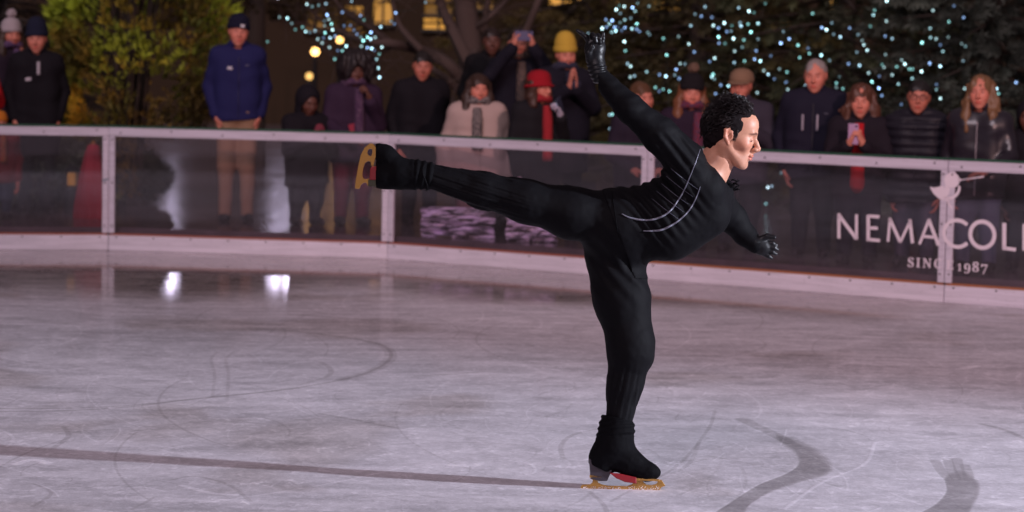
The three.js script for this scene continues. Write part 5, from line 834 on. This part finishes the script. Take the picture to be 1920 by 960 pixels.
  // frill of dark feathers at the far shoulder
  { const fr = []; for (let k = 0; k < 18; k++) { const a = rr(-0.9, 0.8), b = rr(-0.5, 0.5), L = rr(9, 20), o = [1366 + rr(-8, 10), 346 + rr(-9, 12), -30 + rr(-14, 14)], q = [o[0] + L * Math.cos(a), o[1] + L * Math.sin(a) * 0.8 - 3, o[2] + L * b]; fr.push(tube([S(...o), S(lerp(o[0], q[0], 0.5), lerp(o[1], q[1], 0.5) - 2, lerp(o[2], q[2], 0.5)), S(...q)], [0.003, 0.0045, 0.001], 5, true, 5)); } part('frill', merge(fr), velvet2, root); }
  // --- gloves: five separate fingers each
  const gloveR = field([C([1124, 142, 92], [1119, 126, 92], 16.5, 15, 8), C([1119, 126, 92], [1115, 96, 92], 15.5, 17.5, 10), ball([1116, 88, 92], [19, 17, 13], 10),
    C([1104, 78, 97], [1099, 69, 99], 5.4, 4.8, 3), C([1099, 69, 99], [1090, 62, 100], 4.8, 4.0, 2), C([1090, 62, 100], [1082, 57, 100], 4.0, 3.0, 2), // index, pointing
    C([1110, 75, 96], [1111, 66, 100], 5.6, 5.2, 3), C([1111, 66, 100], [1115, 70, 108], 5.2, 4.8, 2), C([1115, 70, 108], [1117, 78, 107], 4.8, 4.2, 2), // middle, bent
    C([1119, 74, 95], [1121, 67, 99], 5.4, 5.0, 3), C([1121, 67, 99], [1124, 72, 106], 5.0, 4.6, 2), C([1124, 72, 106], [1125, 80, 105], 4.6, 4.0, 2), // ring, bent
    C([1128, 82, 92], [1130, 71, 93], 5.4, 4.8, 3), C([1130, 71, 93], [1131, 62, 93], 4.8, 3.6, 2), // little finger, up
    C([1105, 112, 100], [1103, 99, 107], 7, 6, 5), C([1103, 99, 107], [1110, 86, 110], 5.8, 4.6, 2)], (d, x, y, z) => d - (y > 118 ? 1.1 * Math.sin(y * 0.75 + (x - 1120) * 0.12) : 0) - 0.6 * (noise3(x * 0.2, y * 0.2, z * 0.2) - 0.5)); // thumb across the palm
  part('glove', net(gloveR, [1070, 40, 60], [1150, 165, 130], 1.3), leather, root);
  const gloveL = field([C([1403, 445, -90], [1415, 456, -84], 17, 15, 8), ball([1428, 463, -82], [17, 16, 10], 8, 0.3),
    C([1424, 450, -80], [1438, 443, -76], 6.5, 5.4, 4), C([1438, 443, -76], [1452, 445, -74], 5.2, 3.8, 2), // thumb
    C([1438, 455, -82], [1448, 456, -82], 5.0, 4.6, 3), C([1448, 456, -82], [1456, 460, -84], 4.5, 3.4, 2), C([1441, 463, -82], [1451, 465, -82], 5.0, 4.6, 3), C([1451, 465, -82], [1458, 468, -84], 4.5, 3.4, 2),
    C([1439, 470, -83], [1448, 473, -83], 4.8, 4.4, 3), C([1448, 473, -83], [1455, 476, -86], 4.3, 3.3, 2), C([1433, 476, -84], [1441, 481, -84], 4.5, 4.0, 3), C([1441, 481, -84], [1447, 484, -86], 4.0, 3.0, 2)], (d, x, y, z) => d - 0.6 * (noise3(x * 0.2, y * 0.2, z * 0.2) - 0.5));
  part('glove', net(gloveL, [1385, 425, -115], [1470, 500, -55], 1.2), leather, root);
  // --- boots under velvet covers, gilded blades
  const gold = phys([0.80, 0.44, 0.12], 0.26, { metalness: 0.8, clearcoat: 0.6, clearcoatRoughness: 0.12 }), heelM = phys([0.045, 0.036, 0.048], 0.35, { clearcoat: 0.4 }), soleM = phys([0.26, 0.008, 0.015], 0.45), oliveM = phys([0.045, 0.042, 0.020], 0.45);
  const wrinkle = (x, y, z) => 1.5 * (noise3(x * 0.07, y * 0.09, z * 0.07) - 0.5) + 1.0 * (noise3(x * 0.18, y * 0.18, z * 0.18) - 0.5);
  const bootF = field([C([1157, 790, -8], [1156, 806, -8], 29, 31, 8), C([1156, 806, -8], [1149, 836, -8], 31, 31, 14), C([1149, 836, -8], [1132, 860, -8], 31, 27, 14), C([1132, 860, -8], [1128, 872, -8], 27, 22, 10), C([1156, 846, -8], [1182, 868, -6], 30, 23, 18), C([1182, 868, -6], [1212, 883, -4], 23, 18, 16), ball([1216, 886, -4], [23, 15, 19], 12)], (d, x, y, z) => {
    const low = x < 1146 ? 868 + (x - 1102) * 0.48 : x < 1192 ? 888 + (x - 1146) * 0.24 : 905 - Math.max(0, x - 1215) * 0.12; return Math.max(d - wrinkle(x, y, z) - (y < 818 ? 1.3 * Math.sin(y * 0.55 + x * 0.05) : 0), y - low, 783 + (x - 1157) * 0.22 - y); });
  const cover = part('boot_cover', net(bootF, [1085, 770, -55], [1255, 915, 40], 1.9), velvet2, root);
  const slab = (pts, holes, z0, z1, bevel = 0.8) => { const s = new THREE.Shape(pts.map((a) => new THREE.Vector2(...a))); for (const h of holes) s.holes.push(new THREE.Path(h.map((a) => new THREE.Vector2(...a)))); const g = new THREE.ExtrudeGeometry(s, { depth: z1 - z0 - 2 * bevel, bevelEnabled: bevel > 0, bevelSize: bevel * 0.7, bevelThickness: bevel, bevelSegments: 2, curveSegments: 10 }).translate(0, 0, z0 + bevel); const p = g.attributes.position; for (let i = 0; i < p.count; i++) { const v = S(p.getX(i), p.getY(i), p.getZ(i)); p.setXYZ(i, v.x, v.y, v.z); } for (let i = 0; i < p.count; i += 3) for (const k of ['position']) { const q = g.attributes[k], a = [q.getX(i + 1), q.getY(i + 1), q.getZ(i + 1)]; q.setXYZ(i + 1, q.getX(i + 2), q.getY(i + 2), q.getZ(i + 2)); q.setXYZ(i + 2, ...a); } g.computeVertexNormals(); return g; };
  part('heel', slab([[1106, 862], [1128, 866], [1146, 880], [1137, 900], [1124, 900], [1109, 896]], [], -24, 8, 3), heelM, root);
  part('sole', slab([[1144, 887], [1160, 889], [1192, 896], [1192, 905.5], [1172, 902.5], [1156, 895.5]], [], -22, 12, 2), soleM, root);
  part('blade', merge([slab([[1090, 917], [1089, 912], [1092, 909], [1106, 908.5], [1111, 905], [1112, 900], [1108, 897], [1106, 893], [1126, 893], [1124, 897], [1120, 900], [1121, 905], [1128, 908.5], [1140, 911], [1176, 911.5], [1184, 909], [1190, 904], [1188, 898], [1204, 898], [1206, 904], [1212, 909], [1222, 910], [1230, 908], [1234, 904], [1231, 900], [1240, 900], [1247, 911], [1240, 913], [1236, 919], [1180, 919.5], [1120, 918.5]], [], -8, -4, 0.6), slab([[1106, 891], [1128, 893], [1128, 895.5], [1106, 895]], [], -20, 8, 0.8), slab([[1186, 896.5], [1236, 899], [1236, 902], [1186, 899.5]], [], -18, 10, 0.8)]), gold, root);
  { const fl = []; for (let k = 0; k < 170; k++) { const x = rr(1094, 1236), y = rr(912, 918); fl.push(new THREE.IcosahedronGeometry(rr(0.0006, 0.0022), 0).translate(...S(x, y, -3.8).toArray())); } part('ice_crumbs', merge(fl), mat([0.75, 0.72, 0.76], 0.6), root).userData.kind = 'stuff'; }
  const boot2F = field([C([806, 330, 44], [778, 327, 44], 25.5, 26, 8), C([778, 327, 44], [748, 327, 44], 26, 27, 10), C([748, 327, 44], [720, 331, 44], 26, 23, 10), C([744, 316, 44], [722, 292, 44], 23, 20, 10), C([722, 292, 44], [708, 284, 44], 19, 15, 8), C([722, 330, 44], [706, 332, 44], 23, 19, 8)], (d, x, y, z) => Math.max(d - wrinkle(x, y, z) - (x > 775 ? 1.2 * Math.sin(x * 0.5 + y * 0.06) : 0), 704.5 - x, (x - 812) + (y - 330) * 0.12));
  part('boot_cover', net(boot2F, [695, 255, 5], [825, 370, 85], 1.9), velvet2, root);
  { const c = []; for (let n = 0; n <= 12; n++) { const a = -1.2 + n * 0.24; c.push(S(800 - 6 * Math.sin(n * 0.5) - n * 0.4, 330 + 27 * Math.sin(a), 44 + 29 * Math.cos(a))); } part('cuff', tube(c, [0.002, 0.003, 0.002], 6), velvet, root); }
  part('heel', slab([[691.5, 337], [704, 337], [704.5, 349], [691, 348.5]], [], 28, 58, 1.5), oliveM, root);
  part('sole', slab([[695, 317], [698, 313], [704.5, 313], [704.5, 336.5], [694, 336.5]], [], 26, 60, 1.5), soleM, root);
  part('blade', slab([[694, 269], [684, 277], [677, 290], [672, 312], [667, 340], [666, 353], [674, 353.5], [676, 347], [681, 342.5], [687, 342], [690, 348.5], [692, 348.5], [692, 335], [686, 336.5], [681, 334.5], [679, 328], [681, 315], [684, 305.5], [690, 301.5], [695, 302.5], [696.5, 310], [700, 311], [702.5, 300], [705, 292], [706, 279], [702, 272.5], [698, 269.5]], [[[693, 278.5], [698, 279], [699, 285], [696, 293.5], [691.5, 292], [688.5, 287], [690, 281]]], 38, 43, 0.8), gold, root);
  // --- hair: thick black curls swept up from the forehead, combed flat over the ears
  {
    const hairM = phys([0.013, 0.009, 0.010], 0.38, { specularIntensity: 0.9 }), scalpM = phys([0.010, 0.007, 0.008], 0.85, { specularIntensity: 0.2 });
    const cap = surface(field([ball([0, 0.038, -0.022], [0.079, 0.087, 0.094], 0.02), ball([0, 0.086, 0.016], [0.052, 0.032, 0.052], 0.02), ball([0, -0.012, -0.058], [0.062, 0.074, 0.048], 0.02), ball([0, -0.031, 0.103], [0.10, 0.120, 0.089], 0.012, 0, true), ball([0.093, -0.016, 0.004], [0.028, 0.040, 0.020], 0.006, 0, true), ball([-0.093, -0.016, 0.004], [0.028, 0.040, 0.020], 0.006, 0, true)], (d, x, y, z) => d - 0.010 * (noise3(x * 70, y * 70, z * 70) - 0.4) - 0.004 * (noise3(x * 200, y * 60, z * 120) - 0.5)), [-0.12, -0.13, -0.16], [0.12, 0.18, 0.12], 0.0036).applyMatrix4(headM);
    const base = part('hair', cap, scalpM, root), locks = [];
    for (let k = 0; k < 1500; k++) {
      const a = rr(0, Math.PI * 2), e = Math.asin(rr(-0.75, 1)), d = V(Math.cos(e) * Math.sin(a), Math.sin(e), Math.cos(e) * Math.cos(a));
      if (d.z > 0.30 && d.y < 0.50) continue; if (d.z > 0.74) continue; if (Math.abs(d.x) > 0.55 && d.y < -0.02 && d.z > -0.32) continue; if (d.y < -0.45 && d.z > -0.6) continue;
      const crown = smooth(0.35, 0.75, d.y) * smooth(-0.75, 0.1, d.z), side = 1 - crown;
      const p = V(d.x * 0.074, 0.038 + d.y * 0.083, -0.020 + d.z * 0.090);
      const back = V(d.x * 0.15, lerp(-0.35, 0.15, crown) + (d.z < -0.4 ? -0.35 : 0), -1).addScaledVector(d, 0); back.addScaledVector(d, -back.dot(d) * 0.92).normalize();
      const L = lerp(0.034, 0.042, crown) * rr(0.7, 1.25), R = lerp(0.0020, 0.0060, Math.max(crown, smooth(-0.1, -0.6, d.z) * 0.7)) * rr(0.6, 1.2), tw = rr(1.2, 3.2), ph = rr(0, 6.3), lift = lerp(0.004, 0.022, crown) + 0.006 * rnd(), sd = d.clone().cross(back).normalize(), pts = [];
      for (let n = 0; n <= 8; n++) { const t = n / 8; pts.push(p.clone().addScaledVector(d, 0.004 + lift * Math.sin(Math.min(1, t * 1.25) * 2.3) + R * Math.cos(ph + tw * t * 2.2) * (0.4 + t)).addScaledVector(back, L * t - L * 0.004 * side).addScaledVector(sd, R * Math.sin(ph + tw * t * 2.2) * (0.4 + t))); }
      locks.push(tube(pts, [0.0010, 0.0019, 0.0017, 0.0004], 5, true, 12));
    }
    for (let k = 0; k < 60; k++) { const s = k % 2 ? 1 : -1, p = V(0.0735 * s, rr(0.0, 0.03), rr(0.010, 0.024)); locks.push(tube([p, p.clone().add(V(0.003 * s, -0.008, rr(-0.002, 0.002))), p.clone().add(V(-0.001 * s, -0.020, rr(-0.004, 0.004)))], [0.0010, 0.0014, 0.0004], 4, true, 5)); }
    for (let k = 0; k < 110; k++) { const a = rr(-2.4, 2.4) + Math.PI, e = rr(0.1, 1.35), d = V(Math.cos(e) * Math.sin(a), Math.sin(e), Math.cos(e) * Math.cos(a)), p = V(d.x * 0.08, 0.040 + d.y * 0.09, -0.022 + d.z * 0.096), q = V(rr(-1, 1), rr(-0.6, 0.9), rr(-1.3, 0.3)).normalize(), L = rr(0.012, 0.030); if (p.z > 0.01) continue; locks.push(tube([p, p.clone().addScaledVector(d, 0.018).addScaledVector(q, L * 0.3), p.clone().addScaledVector(d, 0.021).addScaledVector(q, L * 0.7).add(V(0, 0.004, 0)), p.clone().addScaledVector(d, 0.014).addScaledVector(q, L)], [0.0006, 0.0008, 0.0007, 0.0003], 4, true, 8)); } // loose strands
    part('curls', merge(locks).applyMatrix4(headM), hairM, base).userData.kind = 'stuff';
  }
}
renderer.render(scene, camera);
